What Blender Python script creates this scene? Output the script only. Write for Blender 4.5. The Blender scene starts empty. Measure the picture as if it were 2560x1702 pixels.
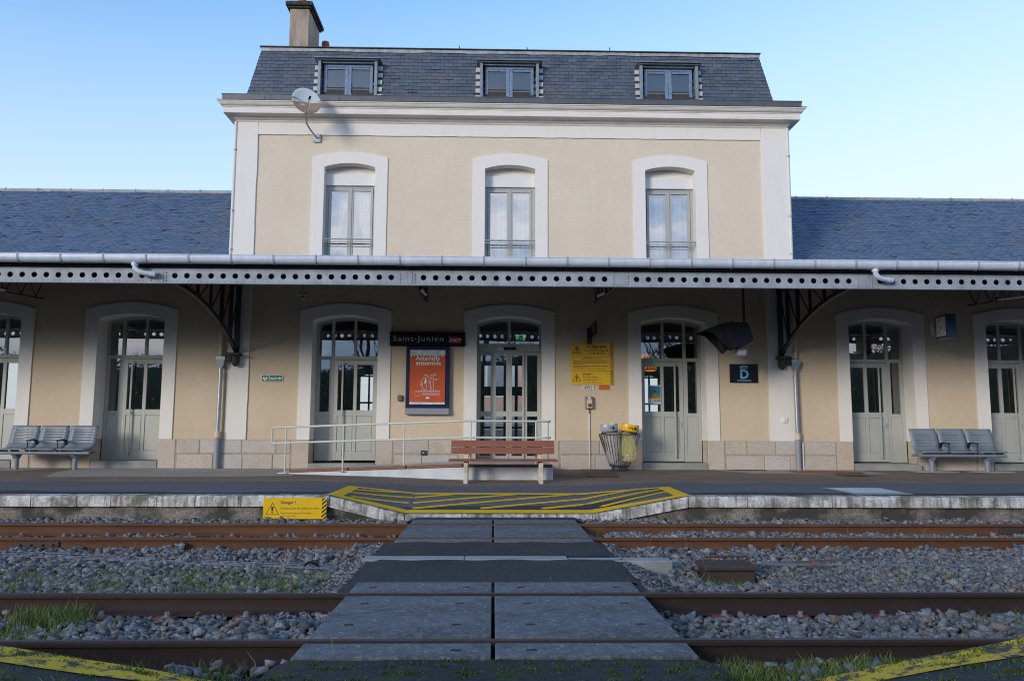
import bpy, bmesh, math, random
import numpy as np
from mathutils import Vector, Matrix, Euler

random.seed(11); RNG = np.random.default_rng(11)
R = math.radians
scene = bpy.context.scene
COL = scene.collection

# ------------------------------------------------------------------ camera
EYE = 1.06
PITCH, YAW, ROLL = math.atan(223/1991.), math.atan(46/1991.), 0.0038
fw = Vector((math.sin(YAW)*math.cos(PITCH), math.cos(YAW)*math.cos(PITCH), math.sin(PITCH)))
rt = fw.cross(Vector((0, 0, 1))).normalized(); up = rt.cross(fw)
r2 = rt*math.cos(ROLL) + up*math.sin(ROLL); u2 = -rt*math.sin(ROLL) + up*math.cos(ROLL)
cam_data = bpy.data.cameras.new('camera'); cam = bpy.data.objects.new('camera', cam_data); COL.objects.link(cam)
cam_data.sensor_width = 36; cam_data.sensor_fit = 'HORIZONTAL'; cam_data.lens = 36*1991/2560.
cam_data.clip_start = 0.05; cam_data.clip_end = 3000
m = Matrix((( r2.x, u2.x, -fw.x, 0), (r2.y, u2.y, -fw.y, 0), (r2.z, u2.z, -fw.z, EYE), (0, 0, 0, 1)))
cam.matrix_world = m
scene.camera = cam

# ------------------------------------------------------------------ light
SUN_AZ = 40.0        # degrees to the left of straight behind the camera
SUN_EL = 14.0
sd = Vector((-math.sin(R(SUN_AZ))*math.cos(R(SUN_EL)), -math.cos(R(SUN_AZ))*math.cos(R(SUN_EL)), math.sin(R(SUN_EL))))
sun_data = bpy.data.lights.new('sun', 'SUN'); sun = bpy.data.objects.new('sun', sun_data); COL.objects.link(sun)
sun.rotation_euler = (-sd).to_track_quat('-Z', 'Y').to_euler()
sun_data.energy = 0.80; sun_data.angle = R(15); sun_data.color = (1.0, 0.87, 0.74)
world = bpy.data.worlds.new('World'); scene.world = world; world.use_nodes = True
wn = world.node_tree; wn.nodes.clear()
def N(t, k, **kw):
    n = t.nodes.new(k)
    for a, v in kw.items():
        setattr(n, a, v)
    return n
sky = N(wn, 'ShaderNodeTexSky', sky_type='NISHITA', sun_disc=False, sun_elevation=R(SUN_EL),
        sun_rotation=math.atan2(sd.x, sd.y), air_density=1.0, dust_density=3.2, ozone_density=3.2, altitude=200)
bg = N(wn, 'ShaderNodeBackground'); bg.inputs[1].default_value = 0.15
wo = N(wn, 'ShaderNodeOutputWorld')
# clouds in the part of the sky behind the camera (they show in the window panes)
tc = N(wn, 'ShaderNodeTexCoord'); mp = N(wn, 'ShaderNodeMapping'); mp.inputs['Scale'].default_value = (1, 1, 2.6)
mp.inputs['Location'].default_value = (1.11, 1.83, .69)
nz = N(wn, 'ShaderNodeTexNoise'); nz.inputs['Scale'].default_value = 4.2; nz.inputs['Detail'].default_value = 7; nz.inputs['Roughness'].default_value = .55
cr = N(wn, 'ShaderNodeValToRGB'); cr.color_ramp.elements[0].position = .46; cr.color_ramp.elements[1].position = .57
sx = N(wn, 'ShaderNodeSeparateXYZ'); mr = N(wn, 'ShaderNodeMapRange')
mr.inputs[1].default_value = .15; mr.inputs[2].default_value = -.35
madd = N(wn, 'ShaderNodeMath', operation='MULTIPLY_ADD'); madd.inputs[1].default_value = .25; madd.inputs[2].default_value = .72
mul = N(wn, 'ShaderNodeMath', operation='MULTIPLY'); mx = N(wn, 'ShaderNodeMix', data_type='RGBA'); mc = N(wn, 'ShaderNodeMix', data_type='RGBA')
mc.inputs[6].default_value = (1.15, 1.9, 3.2, 1); mc.inputs[7].default_value = (4.0, 4.1, 4.4, 1)
L = wn.links.new
L(tc.outputs['Generated'], mp.inputs['Vector']); L(mp.outputs[0], nz.inputs['Vector']); L(nz.outputs[0], cr.inputs[0])
L(tc.outputs['Generated'], sx.inputs[0]); L(sx.outputs[1], mr.inputs[0]); L(cr.outputs[0], madd.inputs[0]); L(madd.outputs[0], mul.inputs[0]); L(mr.outputs[0], mul.inputs[1])
# thin bright haze low in the sky, a little stronger to the east
vz = N(wn, 'ShaderNodeMath', operation='MULTIPLY_ADD'); vz.inputs[1].default_value = -2.4; vz.inputs[2].default_value = 1.28
vx = N(wn, 'ShaderNodeMath', operation='MULTIPLY_ADD', use_clamp=True); vx.inputs[1].default_value = .3
vm = N(wn, 'ShaderNodeMix', data_type='RGBA'); vm.inputs[7].default_value = (2.28, 2.42, 2.56, 1)
tint = N(wn, 'ShaderNodeMix', data_type='RGBA', blend_type='MULTIPLY'); tint.inputs[0].default_value = 1; tint.inputs[7].default_value = (.86, 1.06, 1.08, 1)
L(sx.outputs[2], vz.inputs[0]); L(sx.outputs[0], vx.inputs[0]); L(vz.outputs[0], vx.inputs[2]); L(vx.outputs[0], vm.inputs[0]); L(sky.outputs[0], tint.inputs[6]); L(tint.outputs[2], vm.inputs[6])
# the low western sky is bright, the sky higher up behind the camera is a darker blue
hz = N(wn, 'ShaderNodeMapRange'); hz.inputs[1].default_value = .30; hz.inputs[2].default_value = .46
mh = N(wn, 'ShaderNodeMix', data_type='RGBA'); mh.inputs[7].default_value = (.40, .76, 1.6, 1)
L(sx.outputs[2], hz.inputs[0]); L(hz.outputs[0], mh.inputs[0]); L(mc.outputs[2], mh.inputs[6])
L(cr.outputs[0], mc.inputs[0]); L(mul.outputs[0], mx.inputs[0]); L(vm.outputs[2], mx.inputs[6]); L(mh.outputs[2], mx.inputs[7]); L(mx.outputs[2], bg.inputs[0]); L(bg.outputs[0], wo.inputs[0])
scene.view_settings.view_transform = 'Standard'; scene.view_settings.look = 'None'
scene.view_settings.exposure = 1.38; scene.view_settings.gamma = 1.0
scene.render.engine = 'CYCLES'
scene.cycles.max_bounces = 8; scene.cycles.transparent_max_bounces = 16; scene.cycles.use_denoising = True; scene.cycles.denoising_prefilter = 'NONE'; scene.cycles.adaptive_threshold = .004
scene.cycles.filter_width = 1.05; scene.cycles.caustics_reflective = False; scene.cycles.caustics_refractive = False

# ------------------------------------------------------------------ materials
def srgb(r, g, b):
    f = lambda c: ((c/255+.055)/1.055)**2.4 if c > 10 else c/255/12.92
    return (f(r), f(g), f(b))
def newmat(name):
    mt = bpy.data.materials.new(name); mt.use_nodes = True
    t = mt.node_tree; b = t.nodes['Principled BSDF']
    return mt, t, b
def c4(c, k=1.0): return (c[0]*k, c[1]*k, c[2]*k, 1)
def noise(t, scale, detail=4, rough=.6, src=None, stretch=None):
    n = N(t, 'ShaderNodeTexNoise'); n.inputs['Scale'].default_value = scale; n.inputs['Detail'].default_value = detail; n.inputs['Roughness'].default_value = rough
    co = N(t, 'ShaderNodeTexCoord')
    if stretch:
        mpp = N(t, 'ShaderNodeMapping'); mpp.inputs['Scale'].default_value = stretch
        t.links.new(co.outputs['Object'], mpp.inputs['Vector']); t.links.new(mpp.outputs[0], n.inputs['Vector'])
    else:
        t.links.new(co.outputs['Object'], n.inputs['Vector'])
    return n.outputs[0]
def ramp(t, src, stops):
    r = N(t, 'ShaderNodeValToRGB'); e = r.color_ramp.elements
    while len(e) < len(stops): e.new(.5)
    for k, (p, c) in enumerate(stops):
        e[k].position = p; e[k].color = (c, c, c, 1) if not hasattr(c, '__len__') else c4(c)
    t.links.new(src, r.inputs[0]); return r.outputs[0]
def mixc(t, fac, a, b, mode='MIX'):
    n = N(t, 'ShaderNodeMix', data_type='RGBA', blend_type=mode)
    for i, v in ((6, a), (7, b)):
        if hasattr(v, 'is_linked'): t.links.new(v, n.inputs[i])
        else: n.inputs[i].default_value = c4(v)
    if hasattr(fac, 'is_linked'): t.links.new(fac, n.inputs[0])
    else: n.inputs[0].default_value = fac
    return n.outputs[2]
def bump(t, b, src, dist=.002, strength=1.0, prev=None):
    n = N(t, 'ShaderNodeBump'); n.inputs['Distance'].default_value = dist; n.inputs['Strength'].default_value = strength
    t.links.new(src, n.inputs['Height'])
    if prev is not None: t.links.new(prev, n.inputs['Normal'])
    t.links.new(n.outputs[0], b.inputs['Normal']); return n.outputs[0]
def M(name, col, rough=.6, var=.12, scale=4, bmp=0, bscale=80, metal=0, spec=.5, var2=.06, stretch=None):
    mt, t, b = newmat(name)
    a = noise(t, scale, 5, .6, stretch=stretch); f = noise(t, scale*14, 3)
    c = mixc(t, ramp(t, a, [(.3, 0.), (.7, 1.)]), [x*(1-var) for x in col], [min(1, x*(1+var)) for x in col])
    c = mixc(t, ramp(t, f, [(.3, 0.), (.7, 1.)]), c, mixc(t, 1.0, c, [1-2*var2]*3, 'MULTIPLY'))
    t.links.new(c, b.inputs['Base Color'])
    b.inputs['Roughness'].default_value = rough; b.inputs['Metallic'].default_value = metal; b.inputs['Specular IOR Level'].default_value = spec
    if bmp: bump(t, b, noise(t, bscale, 4, .7), bmp)
    return mt
def island(t):
    g = N(t, 'ShaderNodeNewGeometry'); return g.outputs['Random Per Island']

MAT = {}
# stucco: pale cream upstairs, a copy below with the warmer canopy light in its colour
for key, nm, k0, k1, ks, kf in (('stucco', 'beige_stucco', (.735, .65, .535), (.80, .72, .615), (.64, .55, .44), (.50, .42, .33)), ('stucco_low', 'stucco_warm_light', (.66, .555, .415), (.73, .625, .48), (.56, .465, .345), (.43, .35, .25))):
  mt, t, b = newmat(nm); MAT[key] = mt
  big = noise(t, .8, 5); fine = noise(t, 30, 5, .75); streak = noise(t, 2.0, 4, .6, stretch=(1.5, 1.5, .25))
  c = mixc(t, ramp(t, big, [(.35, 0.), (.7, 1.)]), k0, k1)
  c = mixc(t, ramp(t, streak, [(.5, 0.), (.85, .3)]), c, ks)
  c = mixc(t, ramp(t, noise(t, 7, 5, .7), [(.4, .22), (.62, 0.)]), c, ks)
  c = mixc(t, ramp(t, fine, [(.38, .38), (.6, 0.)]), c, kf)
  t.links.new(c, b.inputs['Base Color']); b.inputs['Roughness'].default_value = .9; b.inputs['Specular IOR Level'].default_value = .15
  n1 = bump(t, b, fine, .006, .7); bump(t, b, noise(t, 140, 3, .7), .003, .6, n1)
# white paint trim
mt, t, b = newmat('white_masonry_paint'); MAT['white'] = mt
st = noise(t, 3.0, 5, .6, stretch=(2., 2., .3)); fine = noise(t, 60, 4, .7); sp = noise(t, 9, 5, .7)
c = mixc(t, ramp(t, st, [(.5, 0.), (.85, .4)]), (.79, .775, .75), (.64, .61, .56))
c = mixc(t, ramp(t, sp, [(.66, 0.), (.74, .35)]), c, (.48, .44, .38))
t.links.new(c, b.inputs['Base Color']); b.inputs['Roughness'].default_value = .75; b.inputs['Specular IOR Level'].default_value = .25
bump(t, b, fine, .0025, .7)
# cornice: white with grime lines
mt, t, b = newmat('weathered_white_cornice'); MAT['cornice'] = mt
st = noise(t, 2.2, 6, .65, stretch=(1, 1, 6)); fine = noise(t, 30, 4, .7)
c = mixc(t, ramp(t, st, [(.45, 0.), (.72, 1.)]), (.78, .76, .73), (.63, .60, .55))
t.links.new(c, b.inputs['Base Color']); b.inputs['Roughness'].default_value = .8; bump(t, b, fine, .003, .6)
# slate
def slate(name, c0, c1, lich):
    mt, t, b = newmat(name)
    isl = island(t); a = noise(t, 1.3, 5); f = noise(t, 30, 4, .7)
    c = mixc(t, isl, c0, c1)
    c = mixc(t, ramp(t, a, [(.5, 0.), (.72, .6)]), c, lich)
    c = mixc(t, ramp(t, f, [(.3, 0.), (.75, .35)]), c, (.04, .047, .062))
    stn = noise(t, 4, 5, .6, stretch=(2.5, .5, .35))
    c = mixc(t, ramp(t, stn, [(.6, 0.), (.8, .35)]), c, (.20, .215, .235))
    t.links.new(c, b.inputs['Base Color']); b.inputs['Roughness'].default_value = .5; b.inputs['Specular IOR Level'].default_value = .45
    bump(t, b, f, .003, .7); return mt
MAT['slate'] = slate('slate_mansard', (.075, .098, .14), (.122, .148, .195), (.15, .15, .15))
MAT['slate2'] = slate('slate_wing', (.098, .150, .240), (.135, .190, .295), (.19, .18, .17))
# granite
mt, t, b = newmat('granite_block'); MAT['granite'] = mt
isl = island(t); f = noise(t, 70, 3, .8); a = noise(t, 3, 5)
c = ramp(t, isl, [(.0, (.52, .48, .45)), (.35, (.60, .53, .45)), (.6, (.57, .57, .57)), (.8, (.62, .50, .38)), (1., (.50, .48, .46))])
c = mixc(t, ramp(t, f, [(.38, .75), (.5, 0.)]), c, (.13, .12, .115))
c = mixc(t, ramp(t, f, [(.56, 0.), (.66, .7)]), c, (.66, .60, .54))
c = mixc(t, ramp(t, a, [(.5, 0.), (.75, .5)]), c, (.36, .31, .26))
t.links.new(c, b.inputs['Base Color']); b.inputs['Roughness'].default_value = .85; bump(t, b, noise(t, 35, 5, .75), .008, .8)
MAT['mortar'] = M('lime_mortar', (.40, .36, .31), .9, .2, 6, .004, 60)
MAT['door'] = M('grey_green_door_paint', (.43, .455, .435), .4, .04, 2, 0, var2=.02)
MAT['frame_pale'] = M('pale_window_frame', (.42, .44, .43), .4, .05, 2, var2=.02)
MAT['shutter'] = M('white_shutter_box', (.76, .77, .78), .4, .03, 2, var2=.02)
MAT['blue_wood'] = M('flaking_blue_window_paint', (.20, .30, .46), .6, .3, 14, .001, 90, var2=.2)
MAT['zinc'] = M('grey_zinc', (.11, .125, .145), .45, .2, 3, .001, 20, metal=.3)
MAT['flash'] = M('pale_step_flashing', (.52, .55, .57), .55, .15, 6)
MAT['zinc_mid'] = M('weathered_zinc_jamb', (.24, .28, .33), .5, .2, 4, metal=.2)
MAT['room_shade'] = M('attic_shade', (.012, .013, .017), .8, .1, 2)  # black sheet behind the dormer panes, the attic's shade put into its colour
MAT['zinc_light'] = M('pale_lead_flashing', (.36, .39, .42), .55, .3, 6, .003, 25, metal=.2)
MAT['gutter'] = M('grey_gutter_plastic', (.58, .66, .79), .4, .10, 2.5, var2=.05, stretch=(3, 1, .6))
MAT['girder'] = M('grey_girder_paint', (.31, .36, .44), .6, .22, 4, .0015, 40, var2=.05)
MAT['dark_iron'] = M('dark_iron_paint', (.035, .033, .036), .6, .25, 6, .001, 40)
MAT['dark_wood'] = M('dark_canopy_boards', (.05, .045, .04), .8, .3, 3, .003, 20, stretch=(8, .4, 1))
MAT['galv'] = M('galvanised_steel', (.38, .42, .45), .4, .15, 9, metal=.6)
MAT['pvc'] = M('grey_plastic_pipe', (.27, .30, .37), .4, .06, 3)
MAT['cream_pipe'] = M('cream_painted_pipe', (.62, .56, .45), .5, .06, 3)
MAT['white_pipe'] = M('white_painted_pipe', (.72, .71, .69), .5, .06, 3)
MAT['seat'] = M('blue_grey_powder_coat', (.20, .25, .315), .42, .06, 3, var2=.03)
MAT['black_plastic'] = M('black_plastic', (.012, .012, .014), .5, .15, 6, spec=.25)
MAT['black'] = M('black_print', (.014, .013, .013), .5, .1, 6)
MAT['brown_print'] = M('dark_brown_print', (.045, .02, .012), .5, .1, 6)
MAT['red_print'] = M('red_print', (.42, .05, .025), .5, .1, 6)
MAT['white_print'] = M('white_print', (.78, .78, .78), .5, .03, 6)
MAT['yellow'] = M('yellow_sign_sheet', (.78, .49, .010), .35, .05, 3, var2=.02)
MAT['green_sign'] = M('green_sign_sheet', (.01, .19, .085), .4, .06, 5)
MAT['navy'] = M('navy_enamel', (.006, .012, .06), .4, .08, 3, spec=.3)
MAT['navy_dark'] = M('dark_navy_sign', (.006, .007, .02), .4, .1, 3, spec=.25)
MAT['sign_black'] = M('black_name_board', (.004, .005, .007), .45, .1, 3, spec=.2)
MAT['cyan_print'] = M('pale_blue_print', (.16, .45, .62), .5, .05, 3)
MAT['grey_text'] = M('grey_lettering', (.42, .45, .50), .5, .05, 3)
MAT['orange'] = M('orange_poster_paper', (.52, .078, .012), .5, .2, 2.2, .004, 6, var2=.04)
MAT['white_paper'] = M('creased_white_paper', (.62, .68, .70), .5, .25, 9, .004, 12)
MAT['rail_green'] = M('pale_grey_green_rail', (.58, .62, .58), .4, .06, 5)
MAT['ramp_white'] = M('white_painted_concrete', (.58, .62, .66), .85, .16, 2, .004, 30)
MAT['wood_red'] = M('varnished_red_brown_wood', (.26, .085, .045), .45, .25, 3, .001, 40, stretch=(1, 14, 14))
MAT['kerb_wood'] = M('weathered_red_timber', (.20, .075, .04), .6, .3, 3, .002, 40, stretch=(1, 14, 14))
MAT['bench_conc'] = M('cream_concrete', (.60, .52, .42), .85, .15, 5, .003, 40)
MAT['concrete'] = M('grey_concrete', (.30, .31, .31), .9, .2, 2.2, .003, 50)
MAT['panel'] = None
MAT['steel_plate'] = M('rusty_brown_plate', (.13, .085, .065), .7, .2, 4, .003, 30)
MAT['silver_lid'] = M('silver_grey_lid', (.42, .46, .52), .35, .04, 3, metal=.2)
MAT['yellow_lid'] = M('yellow_lid', (.82, .50, .01), .35, .04, 3)
MAT['bin_grey'] = M('dark_grey_bin_metal', (.04, .048, .058), .45, .1, 4)
MAT['terracotta'] = M('terracotta', (.42, .115, .045), .75, .15, 6, .003, 30)
MAT['int_wall'] = M('interior_plaster', (.70, .72, .74), .8, .05, 2)
MAT['int_floor'] = M('interior_floor_tiles', (.12, .11, .10), .5, .1, 2)
MAT['int_dark'] = M('dark_street_door', (.03, .03, .032), .5, .1, 2)
MAT['pink_wall'] = M('pink_house_wall', (.70, .48, .40), .85, .07, 1)
MAT['pale_blue'] = M('pale_blue_shutter', (.50, .66, .70), .5, .05, 2)
MAT['lightwall'] = M('pale_street_wall', (.50, .49, .46), .85, .2, 2, .01, 10)
# rust
def rust(name, c0, c1, c2, rough=.7):
    mt, t, b = newmat(name)
    a = noise(t, 2.2, 6, .65, stretch=(.6, 2, 2)); f = noise(t, 40, 4, .7)
    c = mixc(t, ramp(t, a, [(.35, 0.), (.65, 1.)]), c0, c1)
    c = mixc(t, ramp(t, f, [(.5, 0.), (.72, .6)]), c, c2)
    t.links.new(c, b.inputs['Base Color']); b.inputs['Roughness'].default_value = rough
    bump(t, b, f, .0015, .6); return mt
MAT['rust_far'] = rust('brown_rusty_rail', (.095, .040, .019), (.145, .062, .026), (.06, .028, .016), .8)
MAT['rust_near'] = rust('shade_darkened_rail', (.028, .016, .014), (.042, .023, .019), (.06, .043, .037), .8)  # near rails: their shade is put into the rust colour
MAT['rail_top'] = M('dull_rail_head', (.085, .062, .060), .5, .2, 4, metal=.2)
MAT['rust_red'] = rust('red_rusty_pad', (.26, .07, .045), (.17, .055, .04), (.09, .045, .035))
MAT['rust_box'] = rust('dark_iron_box', (.045, .032, .027), (.07, .045, .035), (.03, .028, .027))
MAT['bolt'] = M('grey_bolt', (.22, .23, .24), .6, .2, 20)
MAT['sleeper'] = M('weathered_sleeper', (.115, .105, .095), .9, .35, 5, .006, 40)
# glass pane: thin pane, partly clear, reflecting more at grazing angles
def glass(name, base, tint):
    mt = bpy.data.materials.new(name); mt.use_nodes = True; t = mt.node_tree; t.nodes.clear()
    o = N(t, 'ShaderNodeOutputMaterial'); mxs = N(t, 'ShaderNodeMixShader'); tr = N(t, 'ShaderNodeBsdfTransparent'); gl = N(t, 'ShaderNodeBsdfGlossy')
    gl.inputs['Roughness'].default_value = 0.0; gl.inputs['Color'].default_value = (1, 1, 1, 1); tr.inputs[0].default_value = c4(tint)
    fr = N(t, 'ShaderNodeFresnel'); fr.inputs[0].default_value = 1.5
    ad = N(t, 'ShaderNodeMath', operation='ADD', use_clamp=True); ad.inputs[1].default_value = base
    n = N(t, 'ShaderNodeTexNoise'); n.inputs['Scale'].default_value = 1.6; n.inputs['Detail'].default_value = 1
    co = N(t, 'ShaderNodeTexCoord'); t.links.new(co.outputs['Object'], n.inputs['Vector'])
    bp = N(t, 'ShaderNodeBump'); bp.inputs['Distance'].default_value = .004; bp.inputs['Strength'].default_value = .35
    t.links.new(n.outputs[0], bp.inputs['Height']); t.links.new(bp.outputs[0], gl.inputs['Normal'])
    t.links.new(fr.outputs[0], ad.inputs[0]); t.links.new(ad.outputs[0], mxs.inputs[0]); t.links.new(tr.outputs[0], mxs.inputs[1]); t.links.new(gl.outputs[0], mxs.inputs[2]); t.links.new(mxs.outputs[0], o.inputs[0])
    return mt
MAT['glass'] = glass('door_glass', .15, (.74, .79, .80))
MAT['glass_up'] = glass('upper_window_glass', .31, (.85, .88, .92))
MAT['glass_dormer'] = glass('dormer_glass', .15, (.8, .83, .9))
# lace curtain
mt = bpy.data.materials.new('white_lace'); mt.use_nodes = True; t = mt.node_tree; b = t.nodes['Principled BSDF']; MAT['lace'] = mt
b.inputs['Base Color'].default_value = (.85, .88, .92, 1); b.inputs['Roughness'].default_value = .9
vo = N(t, 'ShaderNodeTexVoronoi'); vo.inputs['Scale'].default_value = 26; co = N(t, 'ShaderNodeTexCoord'); t.links.new(co.outputs['Object'], vo.inputs['Vector'])
al = ramp(t, vo.outputs['Distance'], [(.25, 1.0), (.5, .80)]); t.links.new(al, b.inputs['Alpha'])
def emis(name, col, s):
    mt = bpy.data.materials.new(name); mt.use_nodes = True; t = mt.node_tree; b = t.nodes['Principled BSDF']
    b.inputs['Base Color'].default_value = c4(col, .5); b.inputs['Emission Color'].default_value = c4(col); b.inputs['Emission Strength'].default_value = s; return mt
MAT['glow_orange'] = emis('lamp_glow', (1, .30, .02), .36)
MAT['glow_green'] = emis('exit_sign_glow', (.01, .36, .10), .055)
MAT['glow_white'] = emis('exit_sign_white', (.45, 1, .65), .09)
# ground materials
def asphalt(name, c0, c1, spk, moss=0, big=.7, bmp=.004, gs=140):
    mt, t, b = newmat(name)
    a = noise(t, big, 6, .6); f = noise(t, gs, 3, .8); s2 = noise(t, gs*.45, 2, .5)
    c = mixc(t, ramp(t, a, [(.35, 0.), (.65, 1.)]), c0, c1)
    md = noise(t, gs*.22, 4, .7); c = mixc(t, ramp(t, md, [(.38, .55), (.55, 0.)]), c, [x*.5 for x in c0])
    c = mixc(t, ramp(t, f, [(.38, .85), (.56, 0.)]), c, [x*.3 for x in c0])
    c = mixc(t, ramp(t, s2, [(.63, 0.), (.70, .8)]), c, spk)
    if moss:
        ms = noise(t, 3.1, 7, .7); c = mixc(t, ramp(t, ms, [(.62-moss*.2, 0.), (.70-moss*.2, .8)]), c, (.035, .055, .014))
    t.links.new(c, b.inputs['Base Color']); b.inputs['Roughness'].default_value = .85; bump(t, b, f, bmp, .9); return mt
MAT['asph_old'] = asphalt('old_brown_asphalt', (.25, .19, .15), (.35, .275, .22), (.24, .21, .18))
MAT['asph_new'] = asphalt('blue_grey_asphalt', (.135, .15, .185), (.18, .195, .23), (.16, .16, .17), big=.5)
MAT['asph_damp'] = asphalt('dark_damp_asphalt', (.045, .048, .057), (.062, .065, .075), (.08, .08, .09), big=.5)
MAT['asph_cross'] = asphalt('crossing_asphalt', (.032, .034, .040), (.056, .058, .066), (.13, .13, .14), moss=.25, big=1.2, bmp=.012, gs=75)
MAT['asph_near'] = asphalt('mossy_asphalt', (.026, .028, .033), (.05, .052, .058), (.12, .12, .13), moss=.55, big=1.2, bmp=.016, gs=60)
MAT['apron'] = asphalt('pale_concrete_apron', (.46, .45, .43), (.56, .54, .51), (.38, .37, .35), big=.9)
MAT['bed'] = asphalt('ballast_bed_gap_shade', (.022, .021, .020), (.04, .037, .034), (.06, .055, .05), big=2, bmp=.02, gs=40)  # bed darkened, shade of the gaps between stones is in its colour
MAT['earth'] = asphalt('earth', (.075, .068, .052), (.10, .09, .065), (.12, .11, .08), moss=1, big=.3)
MAT['street'] = asphalt('street_asphalt', (.20, .19, .18), (.25, .24, .23), (.27, .26, .25))
# panels (concrete crossing slabs with lichen dots), the skylight's blue put into their grey
mt, t, b = newmat('crossing_concrete'); MAT['panel'] = mt
a = noise(t, 3.0, 6, .65); f = noise(t, 70, 4, .8); vo = N(t, 'ShaderNodeTexVoronoi'); vo.inputs['Scale'].default_value = 9; co = N(t, 'ShaderNodeTexCoord'); t.links.new(co.outputs['Object'], vo.inputs['Vector'])
br = noise(t, 26, 3)
c = mixc(t, ramp(t, a, [(.35, 0.), (.68, 1.)]), (.10, .112, .132), (.215, .225, .238))
c = mixc(t, ramp(t, noise(t, 1.6, 6, .7), [(.44, 0.), (.58, .85)]), c, (.070, .073, .078))
c = mixc(t, ramp(t, noise(t, 22, 5, .75), [(.48, 0.), (.60, .65)]), c, (.27, .28, .285))
c = mixc(t, ramp(t, f, [(.4, .65), (.55, 0.)]), c, (.05, .05, .05))
dots = N(t, 'ShaderNodeMath', operation='MULTIPLY'); t.links.new(ramp(t, vo.outputs['Distance'], [(.10, 1.), (.16, 0.)]), dots.inputs[0]); t.links.new(ramp(t, br, [(.52, 0.), (.58, 1.)]), dots.inputs[1])
c = mixc(t, dots.outputs[0], c, (.36, .36, .35))
t.links.new(c, b.inputs['Base Color']); b.inputs['Roughness'].default_value = .88; bump(t, b, f, .003, .7)
# coping stone: whitewashed, dirty
mt, t, b = newmat('whitewashed_coping'); MAT['coping'] = mt
a = noise(t, 4.5, 7, .7); f = noise(t, 34, 6, .8); ms = noise(t, 1.7, 5, .65); isl = island(t)
sz = N(t, 'ShaderNodeSeparateXYZ'); co = N(t, 'ShaderNodeTexCoord'); t.links.new(co.outputs['Object'], sz.inputs[0])
c = mixc(t, ramp(t, a, [(.38, 0.), (.62, 1.)]), (.76, .76, .75), (.42, .39, .36))
vs_ = noise(t, 3.2, 6, .7, stretch=(3.0, 1, .35))
c = mixc(t, ramp(t, f, [(.52, 0.), (.64, .75)]), c, (.13, .12, .11))
c = mixc(t, ramp(t, vs_, [(.48, 0.), (.62, .85)]), c, (.10, .095, .09))
c = mixc(t, ramp(t, ms, [(.50, 0.), (.62, .8)]), c, (.085, .09, .04))
t.links.new(c, b.inputs['Base Color']); b.inputs['Roughness'].default_value = .9; bump(t, b, f, .012, .9)
# rubble wall
mt, t, b = newmat('mortared_rubble'); MAT['rubble'] = mt
vo = N(t, 'ShaderNodeTexVoronoi', feature='DISTANCE_TO_EDGE'); vc = N(t, 'ShaderNodeTexVoronoi'); co = N(t, 'ShaderNodeTexCoord'); mp = N(t, 'ShaderNodeMapping'); mp.inputs['Scale'].default_value = (3.0, 3.0, 5.5)
t.links.new(co.outputs['Object'], mp.inputs['Vector'])
for v in (vo, vc): v.inputs['Scale'].default_value = 1.2; t.links.new(mp.outputs[0], v.inputs['Vector'])
a = noise(t, 2.5, 6, .7); f = noise(t, 40, 4, .7); g = noise(t, 1.1, 5, .6)
c = mixc(t, .8, mixc(t, .75, vc.outputs['Color'], (.26, .235, .205)), (.25, .215, .18))
c = mixc(t, ramp(t, vo.outputs['Distance'], [(.02, 1.), (.09, 0.)]), c, (.33, .31, .275))
c = mixc(t, ramp(t, a, [(.45, 0.), (.65, .85)]), c, (.32, .30, .26))
c = mixc(t, ramp(t, g, [(.44, 0.), (.56, .92)]), c, (.040, .042, .036))
c = mixc(t, ramp(t, f, [(.45, .5), (.55, 0.)]), c, (.05, .05, .04))
t.links.new(c, b.inputs['Base Color']); b.inputs['Roughness'].default_value = .95; bump(t, b, vo.outputs['Distance'], .03, .6, bump(t, b, f, .01, .8))
# yellow road paint (fresh) and worn near paint
def paint(name, col, lo, hi, under, sc=9, moss=False):
    mt, t, b = newmat(name); a = noise(t, sc, 7, .75); f = noise(t, 120, 3, .8)
    c = mixc(t, ramp(t, a, [(lo, 0.), (hi, 1.)]), col, under)
    if moss: c = mixc(t, ramp(t, noise(t, 2.6, 6, .7), [(.60, 0.), (.70, .75)]), c, (.05, .06, .018))
    c = mixc(t, ramp(t, f, [(.36, .5), (.5, 0.)]), c, [x*.3 for x in col])
    t.links.new(c, b.inputs['Base Color']); b.inputs['Roughness'].default_value = .75; bump(t, b, f, .004, .8); return mt
MAT['paint'] = paint('yellow_road_paint', (.82, .51, .012), .60, .72, (.12, .12, .13), 7)
MAT['paint_near'] = paint('worn_yellow_paint', (.66, .42, .016), .50, .58, (.045, .043, .038), 8, True)
MAT['paint_white'] = paint('worn_white_scribble', (.5, .5, .5), .5, .6, (.13, .12, .11), 20)
MAT['paint_orange'] = paint('orange_spray_mark', (.42, .11, .05), .48, .62, (.15, .12, .10), 12)
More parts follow.
